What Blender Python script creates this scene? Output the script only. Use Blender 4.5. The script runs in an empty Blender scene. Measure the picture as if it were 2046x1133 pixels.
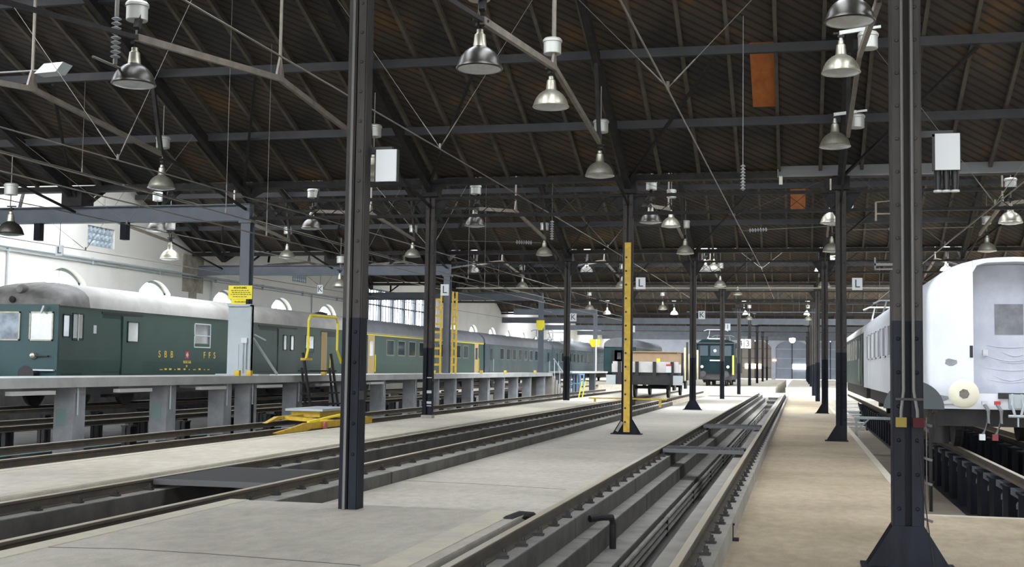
import bpy, bmesh, math, random
from mathutils import Vector, Matrix, Euler
random.seed(4)
SC = bpy.context.scene
C = SC.collection
ORG = {}
S = 19.0
ROW = {'D2': -24.05, 'D': -19.05, 'C': -14.05, 'B': -9.05, 'A': -4.05, 'R': .95, 'E': 5.95}
VAL = [10.9 + S * k for k in range(-1, 10)]          # valley lines of the roof, first one behind the camera
ORD = ['first', 'second', 'third', 'fourth', 'fifth', 'sixth', 'seventh', 'eighth', 'ninth', 'tenth', 'eleventh', 'twelfth']

# ------------------------------------------------------------------ materials
MATS = {}
def mat(name, col, rough=.6, metal=0., col2=None, scale=3., amt=.5, bump=0., stretch=(1, 1, 1), spec=.5, detail=6, ramp=(.38, .66)):
    if name in MATS: return MATS[name]
    m = bpy.data.materials.new(name); m.use_nodes = True
    nt = m.node_tree; b = nt.nodes['Principled BSDF']
    b.inputs['Base Color'].default_value = (*col, 1); b.inputs['Roughness'].default_value = rough
    b.inputs['Metallic'].default_value = metal; b.inputs['Specular IOR Level'].default_value = spec
    if col2 is not None or bump:
        tc = nt.nodes.new('ShaderNodeTexCoord'); mp = nt.nodes.new('ShaderNodeMapping')
        mp.inputs['Scale'].default_value = stretch
        nz = nt.nodes.new('ShaderNodeTexNoise'); nz.inputs['Scale'].default_value = scale; nz.inputs['Detail'].default_value = detail
        nz.inputs['Roughness'].default_value = .62
        nt.links.new(tc.outputs['Object'], mp.inputs['Vector']); nt.links.new(mp.outputs['Vector'], nz.inputs['Vector'])
        if col2 is not None:
            r = nt.nodes.new('ShaderNodeValToRGB')
            r.color_ramp.elements[0].position = ramp[0]; r.color_ramp.elements[1].position = ramp[1]
            r.color_ramp.elements[0].color = (*col, 1); r.color_ramp.elements[1].color = (*col2, 1)
            nt.links.new(nz.outputs['Fac'], r.inputs['Fac']); nt.links.new(r.outputs['Color'], b.inputs['Base Color'])
        if bump:
            bp = nt.nodes.new('ShaderNodeBump'); bp.inputs['Strength'].default_value = bump; bp.inputs['Distance'].default_value = .02
            nt.links.new(nz.outputs['Fac'], bp.inputs['Height']); nt.links.new(bp.outputs['Normal'], b.inputs['Normal'])
    MATS[name] = m
    return m

def emit(name, col, strength):
    m = bpy.data.materials.new(name); m.use_nodes = True
    b = m.node_tree.nodes['Principled BSDF']
    b.inputs['Base Color'].default_value = (*col, 1); b.inputs['Emission Color'].default_value = (*col, 1)
    b.inputs['Emission Strength'].default_value = strength
    MATS[name] = m; return m

def glass_mat(name, tint, gloss=.08):
    m = bpy.data.materials.new(name); m.use_nodes = True
    nt = m.node_tree; nt.nodes.clear()
    o = nt.nodes.new('ShaderNodeOutputMaterial'); mx = nt.nodes.new('ShaderNodeMixShader')
    t = nt.nodes.new('ShaderNodeBsdfTransparent'); g = nt.nodes.new('ShaderNodeBsdfGlossy')
    t.inputs['Color'].default_value = (*tint, 1); g.inputs['Roughness'].default_value = .05
    mx.inputs['Fac'].default_value = gloss
    nt.links.new(t.outputs[0], mx.inputs[1]); nt.links.new(g.outputs[0], mx.inputs[2]); nt.links.new(mx.outputs[0], o.inputs['Surface'])
    MATS[name] = m; return m

def board_mat():
    m = bpy.data.materials.new('roof_boarding'); m.use_nodes = True
    nt = m.node_tree; N = nt.nodes; L = nt.links; b = N['Principled BSDF']; b.inputs['Roughness'].default_value = .8
    tc = N.new('ShaderNodeTexCoord'); mp = N.new('ShaderNodeMapping'); mp.inputs['Rotation'].default_value = (0, 0, math.radians(229))
    L.new(tc.outputs['Object'], mp.inputs['Vector'])
    wv = N.new('ShaderNodeTexWave'); wv.inputs['Scale'].default_value = 1.7; wv.inputs['Distortion'].default_value = .35
    wv.inputs['Detail'].default_value = 2; L.new(mp.outputs['Vector'], wv.inputs['Vector'])
    nz = N.new('ShaderNodeTexNoise'); nz.inputs['Scale'].default_value = .7; nz.inputs['Detail'].default_value = 7
    L.new(tc.outputs['Object'], nz.inputs['Vector'])
    r1 = N.new('ShaderNodeValToRGB'); e = r1.color_ramp.elements
    e[0].position = .36; e[0].color = (.028, .025, .024, 1); e[1].position = .6; e[1].color = (.075, .055, .039, 1)
    x = r1.color_ramp.elements.new(.72); x.color = (.15, .088, .034, 1)
    L.new(nz.outputs['Fac'], r1.inputs['Fac'])
    r2 = N.new('ShaderNodeValToRGB'); e = r2.color_ramp.elements
    e[0].position = .05; e[0].color = (.38, .38, .38, 1); e[1].position = .42; e[1].color = (1, 1, 1, 1)
    L.new(wv.outputs['Fac'], r2.inputs['Fac'])
    mx = N.new('ShaderNodeMix'); mx.data_type = 'RGBA'; mx.blend_type = 'MULTIPLY'; mx.inputs[0].default_value = 1
    L.new(r1.outputs['Color'], mx.inputs[6]); L.new(r2.outputs['Color'], mx.inputs[7]); L.new(mx.outputs[2], b.inputs['Base Color'])
    MATS['board'] = m; return m

def floor_mat(name, c1, c2, c3, crack=.35):
    m = bpy.data.materials.new(name); m.use_nodes = True
    nt = m.node_tree; N = nt.nodes; L = nt.links; b = N['Principled BSDF']
    b.inputs['Roughness'].default_value = .62; b.inputs['Specular IOR Level'].default_value = .35
    tc = N.new('ShaderNodeTexCoord')
    def noise(sc, det, st=(1, 1, 1)):
        mp = N.new('ShaderNodeMapping'); mp.inputs['Scale'].default_value = st; L.new(tc.outputs['Object'], mp.inputs['Vector'])
        n = N.new('ShaderNodeTexNoise'); n.inputs['Scale'].default_value = sc; n.inputs['Detail'].default_value = det
        n.inputs['Roughness'].default_value = .6; L.new(mp.outputs['Vector'], n.inputs['Vector']); return n
    n1 = noise(.45, 7); n2 = noise(9, 6, (1, .5, 1)); n3 = noise(60, 2)
    r = N.new('ShaderNodeValToRGB'); e = r.color_ramp.elements
    e[0].position = .33; e[0].color = (*c1, 1); e[1].position = .7; e[1].color = (*c3, 1)
    x = e.new(.5); x.color = (*c2, 1)
    L.new(n1.outputs['Fac'], r.inputs['Fac'])
    mx = N.new('ShaderNodeMix'); mx.data_type = 'RGBA'; mx.blend_type = 'OVERLAY'; mx.inputs[0].default_value = crack
    L.new(r.outputs['Color'], mx.inputs[6]); L.new(n2.outputs['Fac'], mx.inputs[7])
    mx2 = N.new('ShaderNodeMix'); mx2.data_type = 'RGBA'; mx2.blend_type = 'OVERLAY'; mx2.inputs[0].default_value = .25
    L.new(mx.outputs[2], mx2.inputs[6]); L.new(n3.outputs['Fac'], mx2.inputs[7]); L.new(mx2.outputs[2], b.inputs['Base Color'])
    bp = N.new('ShaderNodeBump'); bp.inputs['Strength'].default_value = .25; bp.inputs['Distance'].default_value = .01
    L.new(n2.outputs['Fac'], bp.inputs['Height']); L.new(bp.outputs['Normal'], b.inputs['Normal'])
    MATS[name] = m; return m

M_board = board_mat()
M_batten = mat('batten_wood', (.085, .074, .062), .85, col2=(.13, .112, .094), scale=2, spec=.2)
M_new = mat('new_board_wood', (.5, .16, .03), .7, col2=(.36, .11, .025), scale=6, stretch=(1, .2, 1))
M_purlin = mat('purlin_steel', (.045, .046, .05), .7, 0, col2=(.062, .062, .064), scale=1, spec=.2)
M_iron = mat('dark_iron', (.018, .017, .017), .7, 0, col2=(.034, .031, .029), scale=4, spec=.2)
M_chord = mat('weathered_chord', (.2, .17, .135), .6, .1, col2=(.13, .11, .09), scale=3)
M_colup = mat('column_grey_paint', (.036, .034, .033), .6, 0, col2=(.066, .058, .052), scale=2, stretch=(3, 3, .5), spec=.15)
M_collo = mat('column_blue_paint', (.0045, .0055, .009), .5, 0, col2=(.011, .0135, .02), scale=2, stretch=(3, 3, .5), spec=.12)
M_yel = mat('yellow_paint', (.6, .39, .02), .5, col2=(.45, .28, .02), scale=8)
M_yel2 = mat('bright_yellow', (.85, .7, .02), .5)
M_white = mat('white_paint', (.62, .635, .65), .5)
M_black = mat('black_paint', (.012, .012, .014), .5)
M_red = mat('red_paint', (.5, .03, .03), .5)
M_red2 = mat('dull_red_box', (.2, .025, .03), .5)
M_conc = mat('concrete', (.31, .285, .25), .8, col2=(.22, .205, .18), scale=2.2, bump=.2)
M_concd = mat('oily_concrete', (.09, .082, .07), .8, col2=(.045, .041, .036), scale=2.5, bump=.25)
M_pitw = mat('pit_wall_concrete', (.08, .125, .12), .75, col2=(.075, .072, .07), scale=2, bump=.2)
M_cpad = mat('platform_concrete', (.44, .44, .42), .75, col2=(.34, .34, .325), scale=1.4, bump=.15)
M_pillar = mat('pillar_concrete', (.33, .335, .345), .8, col2=(.22, .225, .235), scale=2, bump=.2)
M_rail = mat('rail_head_steel', (.5, .46, .39), .45, .15, col2=(.44, .36, .25), scale=1.5, stretch=(1, .3, 1))
M_railw = mat('rail_web_rust', (.05, .042, .034), .75, .1, col2=(.085, .062, .04), scale=4)
M_clip = mat('rail_clip_steel', (.03, .028, .026), .6, .3)
M_wall = mat('limewashed_wall', (.76, .735, .675), .85, col2=(.64, .61, .545), scale=.6, ramp=(.5, .85))
M_stain = mat('soot_stain', (.2, .17, .14), .9, col2=(.4, .36, .3), scale=2)
M_walld = mat('far_wall_paint', (.36, .39, .44), .8, col2=(.3, .33, .38), scale=.6)
M_door = mat('far_door_paint', (.2, .225, .27), .6, col2=(.165, .19, .235), scale=.8)
M_door2 = mat('brown_gate_paint', (.2, .175, .15), .6, col2=(.16, .14, .115), scale=.8)
M_green = mat('coach_green', (.018, .052, .043), .4, col2=(.024, .062, .052), scale=1.2)
M_green2 = mat('coach_green_dark', (.012, .036, .031), .42, col2=(.017, .046, .041), scale=1.2, spec=.25)
M_greenf = mat('cab_front_green', (.014, .05, .052), .4, col2=(.02, .062, .064), scale=1)
M_bluegrn = mat('coach_blue_grey', (.022, .038, .045), .3, .1, col2=(.055, .095, .105), scale=1)
M_silver = mat('silver_side', (.09, .125, .145), .22, .5, col2=(.26, .33, .36), scale=.6)
M_roof = mat('coach_roof_grey', (.43, .42, .39), .55, col2=(.34, .325, .295), scale=1.5)
M_roofd = mat('cab_roof_dirty', (.1, .095, .09), .6, col2=(.2, .19, .175), scale=2)
M_roofs = mat('silver_roof', (.24, .25, .265), .35, .3, col2=(.18, .19, .205), scale=1)
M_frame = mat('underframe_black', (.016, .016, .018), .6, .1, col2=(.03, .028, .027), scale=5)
M_wcoach = mat('white_coach_primer', (.76, .78, .815), .5, col2=(.68, .705, .76), scale=1.1, ramp=(.45, .8))
M_prim = mat('grey_primer_patch', (.24, .245, .26), .6, col2=(.34, .35, .37), scale=9)
M_sheet = mat('plastic_sheet', (.46, .48, .55), .4, col2=(.54, .56, .62), scale=3, bump=.5)
M_cream = mat('cream_paint', (.75, .71, .56), .45)
M_grey = mat('grey_gantry_paint', (.085, .097, .115), .55, 0, col2=(.11, .122, .142), scale=1.5)
M_greyl = mat('light_grey_paint', (.42, .46, .47), .5, col2=(.36, .4, .41), scale=1.5)
M_gwin = mat('dark_window_glass', (.02, .026, .03), .06, spec=.9)
M_gwin2 = mat('pale_window_glass', (.10, .13, .14), .08, spec=.9, col2=(.05, .065, .075), scale=1.2)
M_cabw = mat('cab_window_glass', (.36, .41, .47), .08, spec=.9, col2=(.12, .14, .16), scale=1.6)
M_alu = mat('lamp_aluminium', (.4, .38, .31), .38, .7, col2=(.3, .28, .22), scale=6)
M_aluw = mat('can_white_aluminium', (.4, .4, .365), .4, .3)
M_lampd = mat('lamp_dark_enamel', (.03, .027, .022), .33, .5, col2=(.06, .054, .044), scale=5)
M_lens = mat('lamp_lens_glass', (.5, .52, .52), .25, col2=(.42, .44, .44), scale=12)
M_wire = mat('wire_metal', (.17, .155, .13), .5, .4)
M_insul = mat('insulator_grey', (.3, .31, .32), .3)
M_wood = mat('plywood', (.32, .215, .125), .75, col2=(.27, .18, .10), scale=3)
M_woodd = mat('door_wood', (.42, .29, .13), .6)
M_grate = mat('grating_steel', (.085, .085, .085), .5, .3)
M_greyb = mat('wagon_board_grey', (.6, .58, .55), .7, col2=(.5, .48, .46), scale=3)
M_dirt = mat('pit_floor_brown', (.27, .22, .165), .8, col2=(.2, .165, .125), scale=1.5, bump=.2)
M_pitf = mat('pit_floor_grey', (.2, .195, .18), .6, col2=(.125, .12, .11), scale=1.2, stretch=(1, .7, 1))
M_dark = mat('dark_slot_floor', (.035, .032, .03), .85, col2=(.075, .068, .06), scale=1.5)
M_line = mat('worn_cream_line', (.52, .465, .355), .75, col2=(.43, .395, .33), scale=5)
M_glass = glass_mat('roof_glass', (.95, .97, 1.0), .05)
M_glass2 = glass_mat('window_glass', (.95, .97, 1.0), .06)
M_block = mat('glass_block', (.45, .55, .65), .3, col2=(.75, .82, .88), scale=3, spec=.7)
M_text = mat('yellow_lettering', (.75, .5, .08), .5)
M_blue = mat('blue_cage_paint', (.2, .4, .62), .5)
M_floorL = floor_mat('floor_left_concrete', (.345, .315, .26), (.42, .385, .32), (.49, .45, .38))
M_floorR = floor_mat('floor_right_concrete', (.29, .23, .15), (.385, .31, .21), (.46, .38, .265))
M_floorM = floor_mat('walkway_concrete', (.42, .375, .30), (.50, .45, .365), (.57, .52, .425))

# ------------------------------------------------------------------ mesh builder
class MB:
    def __init__(s): s.v = []; s.f = []; s.m = []
    def add(s, vs, fs, mi=0):
        o = len(s.v); s.v += [tuple(v) for v in vs]
        for f in fs: s.f.append(tuple(i + o for i in f)); s.m.append(mi)
        return s
    def box(s, x0, x1, y0, y1, z0, z1, mi=0):
        return s.add([(x, y, z) for z in (z0, z1) for y in (y0, y1) for x in (x0, x1)],
              [(0, 2, 3, 1), (4, 5, 7, 6), (0, 1, 5, 4), (2, 6, 7, 3), (0, 4, 6, 2), (1, 3, 7, 5)], mi)
    def bar(s, p, q, w, h, mi=0, up=(0, 0, 1)):
        p = Vector(p); q = Vector(q); d = (q - p).normalized(); u = Vector(up)
        if abs(d.dot(u)) > .98: u = Vector((0, 1, 0))
        a = d.cross(u).normalized() * w / 2; b = a.cross(d).normalized() * h / 2
        vs = [e + i * a + j * b for e in (p, q) for i, j in ((-1, -1), (1, -1), (1, 1), (-1, 1))]
        return s.add(vs, [(3, 2, 1, 0), (4, 5, 6, 7), (0, 1, 5, 4), (1, 2, 6, 5), (2, 3, 7, 6), (3, 0, 4, 7)], mi)
    def tube(s, pts, r, n=8, mi=0):
        pts = [Vector(p) for p in pts]; o = len(s.v); vs = []; fs = []
        up0 = Vector((0, 0, 1))
        for i, p in enumerate(pts):
            d = (pts[min(i + 1, len(pts) - 1)] - pts[max(i - 1, 0)]).normalized()
            u = up0 if abs(d.dot(up0)) < .95 else Vector((1, 0, 0))
            a = d.cross(u).normalized(); b = a.cross(d).normalized()
            rr = r[i] if isinstance(r, (list, tuple)) else r
            for k in range(n):
                t = 2 * math.pi * k / n; vs.append(p + (a * math.cos(t) + b * math.sin(t)) * rr)
        for i in range(len(pts) - 1):
            for k in range(n):
                k2 = (k + 1) % n; fs.append((i * n + k, i * n + k2, (i + 1) * n + k2, (i + 1) * n + k))
        fs.append(tuple(range(n))); fs.append(tuple((len(pts) - 1) * n + k for k in reversed(range(n))))
        return s.add(vs, fs, mi)
    def lathe(s, prof, c, axis='z', n=24, mi=0):
        vs = []; fs = []; c = Vector(c)
        for r, z in prof:
            for k in range(n):
                t = 2 * math.pi * k / n; a, b = r * math.cos(t), r * math.sin(t)
                vs.append(c + Vector({'z': (a, b, z), 'y': (a, z, b), 'x': (z, a, b)}[axis]))
        for i in range(len(prof) - 1):
            for k in range(n):
                k2 = (k + 1) % n; fs.append((i * n + k, i * n + k2, (i + 1) * n + k2, (i + 1) * n + k))
        fs.append(tuple(reversed(range(n)))); fs.append(tuple((len(prof) - 1) * n + k for k in range(n)))
        return s.add(vs, fs, mi)
    def prism(s, poly, axis, a0, a1, mi=0):
        def P(u, v, w): return {'x': (w, u, v), 'y': (u, w, v), 'z': (u, v, w)}[axis]
        n = len(poly); vs = [P(u, v, a0) for u, v in poly] + [P(u, v, a1) for u, v in poly]
        fs = [tuple(reversed(range(n))), tuple(range(n, 2 * n))] + [(i, (i + 1) % n, (i + 1) % n + n, i + n) for i in range(n)]
        return s.add(vs, fs, mi)
    def loft(s, rings, mi=0, close=True, caps=True):
        n = len(rings[0]); vs = [p for r in rings for p in r]; fs = []
        for i in range(len(rings) - 1):
            for k in range(n if close else n - 1):
                k2 = (k + 1) % n; fs.append((i * n + k, i * n + k2, (i + 1) * n + k2, (i + 1) * n + k))
        if caps: fs.append(tuple(reversed(range(n)))); fs.append(tuple((len(rings) - 1) * n + k for k in range(n)))
        return s.add(vs, fs, mi)
    def build(s, name, mats, parent=None, smooth=False, angle=35, org=None, **props):
        if not isinstance(mats, (list, tuple)): mats = [mats]
        if parent is not None: o = ORG[parent.name]
        if parent is None or org is not None:
            xs, ys, zs = zip(*s.v)
            oo = Vector(org) if org is not None else Vector(((min(xs) + max(xs)) / 2, (min(ys) + max(ys)) / 2, min(zs)))
        else: oo = o
        me = bpy.data.meshes.new(name)
        me.from_pydata([tuple(Vector(v) - oo) for v in s.v], [], s.f)
        for m in mats: me.materials.append(m)
        me.polygons.foreach_set('material_index', s.m)
        bm = bmesh.new(); bm.from_mesh(me); bmesh.ops.recalc_face_normals(bm, faces=bm.faces); bm.to_mesh(me); bm.free()
        if smooth:
            me.polygons.foreach_set('use_smooth', [True] * len(me.polygons))
            me.set_sharp_from_angle(angle=math.radians(angle))
        ob = bpy.data.objects.new(name, me); C.objects.link(ob)
        if parent is not None:
            ob.parent = parent; ob.location = oo - o
        else: ob.location = oo
        ORG[ob.name] = oo
        for k, v in props.items(): ob[k] = v
        return ob

def tag(o, label=None, cat=None, group=None, kind=None):
    if label: o['label'] = label
    if cat: o['category'] = cat
    if group: o['group'] = group
    if kind: o['kind'] = kind
    return o
def thing(name, label, cat, loc, group=None):
    o = bpy.data.objects.new(name, None); C.objects.link(o); o.location = loc; o.empty_display_size = .2
    ORG[o.name] = Vector(loc); return tag(o, label, cat, group)
def struct(mb, name, mats, label=None, **k):
    o = mb.build(name, mats, **k); o['kind'] = 'structure'
    if label: o['label'] = label
    return o
def sroot(name, loc, label=None):
    o = bpy.data.objects.new(name, None); C.objects.link(o); o.location = loc; ORG[o.name] = Vector(loc); o['kind'] = 'structure'
    if label: o['label'] = label
    return o
def copy_tree(o, parent=None):
    c = o.copy(); C.objects.link(c)
    if parent is not None: c.parent = parent
    for ch in list(o.children): copy_tree(ch, c)
    return c
def text(name, body, size, loc, rot, m, parent, extrude=.004, align='CENTER', space=1.0):
    cu = bpy.data.curves.new(name, 'FONT'); cu.body = body; cu.size = size; cu.extrude = extrude
    cu.align_x = align; cu.align_y = 'CENTER'; cu.space_character = space; cu.materials.append(m)
    o = bpy.data.objects.new(name, cu); C.objects.link(o); bpy.context.view_layer.update()
    me = bpy.data.meshes.new_from_object(o.evaluated_get(bpy.context.evaluated_depsgraph_get())); bpy.data.objects.remove(o)
    o = bpy.data.objects.new(name, me); C.objects.link(o); o.parent = parent
    o.location = Vector(loc) - ORG[parent.name]; o.rotation_euler = rot
    return o
FRONT = (math.pi / 2, 0, 0)
SIDE = (math.pi / 2, 0, math.pi / 2)

# ------------------------------------------------------------------ floors and pits
ZR, ZL = -.30, -.27
struct(MB().box(-400, 400, -120, 420, -1.6, -1.5), 'ground', mat('outside_ground', (.4, .39, .36), .9, col2=(.3, .3, .27), scale=.2))
def slab(b, x0, x1, y0, y1, z): b.box(x0, x1, y0, y1, -1.5, z)
slab(b := MB(), -5.36, -2.4, -6, 11.2, 0); struct(b, 'floor', M_floorL, 'raised grey concrete floor at the front')
slab(b := MB(), -5.32, -2.5, 11.2, 76, ZL); struct(b, 'floor', M_floorL, 'grey concrete floor between the two stepped pits')
slab(b := MB(), -9.35, -7.42, -6, 76, 0); struct(b, 'floor', M_floorM, 'cream concrete walkway')
b = MB(); slab(b, -.67, 1.4, -6, 76, ZR); slab(b, 1.4, 12, -6, 15.05, ZR); slab(b, 5.7, 16, 15.05, 76, ZR)
struct(b, 'floor', M_floorR, 'brownish concrete floor beside the white coach')
slab(b := MB(), 1.4, 2.6, 15.05, 76, -.95); struct(b, 'floor', M_dirt, 'brown floor of the deep pit beside the white coach')
slab(b := MB(), 2.6, 5.7, 15.05, 76, -1.05); struct(b, 'floor', M_frame, 'black pit floor under the white coach')  # coloured darker than the brown floor strip beside it
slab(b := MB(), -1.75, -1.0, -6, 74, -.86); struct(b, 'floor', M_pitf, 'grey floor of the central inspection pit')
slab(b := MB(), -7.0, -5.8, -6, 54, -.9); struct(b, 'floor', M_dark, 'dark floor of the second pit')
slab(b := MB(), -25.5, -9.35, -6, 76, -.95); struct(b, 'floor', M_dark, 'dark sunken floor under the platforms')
b = MB(); b.box(-25.5, 16, 76, 95, -1.5, -.38); struct(b, 'floor', M_floorM, 'bright sunken cross floor under the roof light')
b = MB(); b.box(-1.75, -1.0, 95, 182, -1.5, -1.0); struct(b, 'floor', M_pitf)
b = MB(); b.box(-25.5, -1.75, 95, 182, -1.5, 0); b.box(-1.0, 16, 95, 182, -1.5, 0)
struct(b, 'floor', M_floorM, 'bright floor of the rear hall')
b = MB(); b.box(-7.42, -1.2, 74.2, 76, -1.5, ZL); struct(b, 'floor', M_floorM)
# pit walls: the stepped curbs that carry the rails
b = MB(); yj = [-6 + 4.45 * i for i in range(19)]
for y0, y1 in zip(yj, yj[1:]):
    y1 = min(y1, 74)
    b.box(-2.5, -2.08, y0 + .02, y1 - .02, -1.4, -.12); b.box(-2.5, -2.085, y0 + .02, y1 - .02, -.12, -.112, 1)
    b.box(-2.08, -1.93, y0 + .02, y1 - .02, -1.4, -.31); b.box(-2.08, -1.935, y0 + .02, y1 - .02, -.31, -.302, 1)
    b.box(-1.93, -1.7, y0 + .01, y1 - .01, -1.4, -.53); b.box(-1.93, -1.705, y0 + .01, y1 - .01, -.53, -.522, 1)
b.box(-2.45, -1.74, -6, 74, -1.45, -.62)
M_top = mat('lighter_concrete', (.26, .245, .215), .8, col2=(.17, .16, .14), scale=3, bump=.2)  # lighter tone for curb and ledge tops, reused on the pit pipes
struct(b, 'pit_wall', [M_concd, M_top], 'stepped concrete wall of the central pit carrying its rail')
b = MB()
for y0, y1 in zip(yj, yj[1:]): b.box(-1.05, -.62, y0 + .008, min(y1, 74) - .008, -1.4, -.112)
struct(b, 'pit_wall', M_conc, 'pale concrete curb under the rail beside the brown floor')
b = MB()
for y0, y1 in zip([-6 + 4.4 * i + .0 for i in range(15)], [-6 + 4.4 * i for i in range(1, 16)]):
    y1 = min(y1, 54); 
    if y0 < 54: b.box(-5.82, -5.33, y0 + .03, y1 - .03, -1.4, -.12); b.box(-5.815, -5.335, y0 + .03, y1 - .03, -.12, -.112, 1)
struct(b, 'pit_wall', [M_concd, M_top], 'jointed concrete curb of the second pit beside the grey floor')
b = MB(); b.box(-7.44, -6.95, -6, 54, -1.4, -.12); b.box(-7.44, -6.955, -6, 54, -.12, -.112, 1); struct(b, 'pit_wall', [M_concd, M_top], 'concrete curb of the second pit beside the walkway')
b = MB(); b.box(-9.36, -9.2, -6, 76, -1.4, .0); b.box(1.28, 1.4, 15.05, 76, -1.4, ZR + .004); struct(b, 'trim_1', M_line)
b = MB()
b.box(-7.62, -7.44, -6, 76, .0, .006); b.box(-9.3, -9.15, -6, 76, 0.0, .006)
b.box(-5.36, -5.17, 5, 11.2, 0, .006); b.box(-2.74, -2.5, 2, 11.15, 0, .006)
b.box(1.4, 12, 14.9, 15.05, ZR, ZR + .005)
b.box(-4.0, -3.7, 11.25, 11.5, ZL, ZL + .004)
struct(b, 'trim_2', M_line, 'worn cream lines along the floor edges')
b = MB()
for pl in ([(-5.3, 7.89, 0.0), (-4.63, 8.02, 0.0), (-3.97, 7.99, 0.0), (-2.82, 7.85, 0.0)], [(-5.36, 16.48, -0.27), (-4.26, 16.38, -0.27), (-2.97, 16.08, -0.27)]):
    for (x0, y0, z0), (x1, y1, z1) in zip(pl, pl[1:]): b.bar((x0, y0, z0), (x1, y1, z1), .012, .004)
struct(b, 'trim_5', M_dark, 'thin dark cracks in the grey concrete floor')
# steps closing the central pit at its far end
b = MB()
for i, z in enumerate((-.68, -.54, -.4, -.27)): b.box(-1.75, -1.0, 63 + i * 3.6, 74.2, -1.4, z)
struct(b, 'pit_steps', M_concd, 'concrete steps closing the far end of the central pit')

# ------------------------------------------------------------------ tracks
RP = [(-.07, -.16), (.07, -.16), (.07, -.148), (.014, -.13), (.014, -.045), (.036, -.035), (.036, -.006), (.028, 0), (-.028, 0), (-.036, -.006), (-.036, -.035), (-.014, -.045), (-.014, -.13), (-.07, -.148)]
def rail(x, y0, y1, parent, z=0.):
    b = MB(); b.prism([(x + u, z + v * .7) for u, v in RP], 'y', y0, y1, 1)
    b.box(x - .03, x + .03, y0, y1, z - .002, z + .003, 0)
    return b.build('rail', [M_rail, M_railw], parent)
clip_me = None
def clips(rl, x, y0, y1, step, side):
    global clip_me
    o0 = ORG[rl.name]
    if clip_me is None:
        b = MB(); b.box(-.06, .035, -.035, .035, 0, .02); b.box(-.022, .022, -.022, .022, .015, .05); b.lathe([(.014, .045), (.014, .075)], (0, 0, 0), n=6)
        ob = b.build('rail_clip', M_clip, org=(0, 0, 0)); clip_me = ob.data; bpy.data.objects.remove(ob)
    y = y0
    while y < y1:
        o = bpy.data.objects.new('rail_clip', clip_me); C.objects.link(o); o.parent = rl
        o.location = Vector((x + side * .115, y, -.115)) - o0
        o.rotation_euler = (0, 0, random.uniform(-.15, .15)); y += step
def track(label, xs, y0, y1, cl=None, z=0.):
    t = thing('railway_track', label, 'track', ((xs[0] + xs[1]) / 2, (y0 + y1) / 2, z - .16))
    for x in xs:
        r = rail(x, y0, y1, t, z)
        if cl: clips(r, x, *cl)
    return t
track('railway track on the curbs of the central inspection pit', (-2.27, -.82), -6, 74, (5.2, 68, .66, 1))
track('railway track over the second pit beside the cream walkway', (-7.17, -5.65), -6, 76, (8.5, 56, .7, 1))
t3 = track('railway track on low posts between cream walkway and concrete platform', (-11.62, -10.2), -6, 76)
t4 = track('empty railway track on posts behind the concrete platform pillars', (-16.56, -15.13), 5, 110)
t5 = track('railway track under the long row of green coaches by the white wall', (-21.45, -20.0), 10, 140)
t0 = track('railway track on dark steel posts under the white coach', (2.79, 4.24), 15.1, 76)
track('railway track across the rear hall to the arched gate', (-2.27, -.82), 95, 181)
def posts(t, xs, y0, y1, step, zb, m, w=.22):
    me = None; y = y0
    while y < y1:
        for x in xs:
            b = MB()
            b.box(x - .11, x + .11, y - w / 2, y - w / 2 + .02, zb, -.2); b.box(x - .11, x + .11, y + w / 2 - .02, y + w / 2, zb, -.2)
            b.box(x - .012, x + .012, y - w / 2, y + w / 2, zb, -.2); b.box(x - .13, x + .13, y - w / 2, y + w / 2, -.2, -.165)
            b.build('rail_post', m, t)
        y += step
posts(t3, (-11.62, -10.2), 6, 74, 2.2, -.95, M_clip, .2)
posts(t4, (-16.56, -15.13), 8, 74, 2.6, -.95, M_frame, .3)
posts(t5, (-20.0,), 12, 74, 2.6, -.95, M_frame, .3)
def plate_posts(x, y0, y1, step):
    y = y0
    while y < y1:
        b = MB(); b.box(x - .1, x - .08, y - .24, y + .24, -.95, -.2); b.box(x - .08, x + .1, y - .24, y - .22, -.95, -.2); b.box(x - .08, x + .1, y + .22, y + .24, -.95, -.2)
        b.box(x - .13, x + .13, y - .26, y + .26, -.2, -.165); b.build('rail_post', M_collo, t0); y += step
plate_posts(2.79, 15.35, 60, 1.25); plate_posts(4.24, 15.6, 40, 1.25)
y = 15.95
while y < 46:
    b = MB(); b.tube([(2.78, y, -.95), (2.78, y, -.36)], .04, 8); b.lathe([(.06, 0), (.06, .06), (.045, .09)], (2.78, y, -.42), n=10)
    b.box(2.7, 2.86, y - .3, y + .3, -.26, -.17); b.build('pipe_stand', mat('stand_grey', (.075, .085, .1), .6), t0); y += 1.25
b = MB(); b.box(-11.45, -10.4, -6, 74, -.96, -.42); b.box(-16.4, -15.3, 6, 74, -.96, -.6); struct(b, 'pit_wall', M_pitw, 'low dark walls between the rails of the platform tracks')
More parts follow.
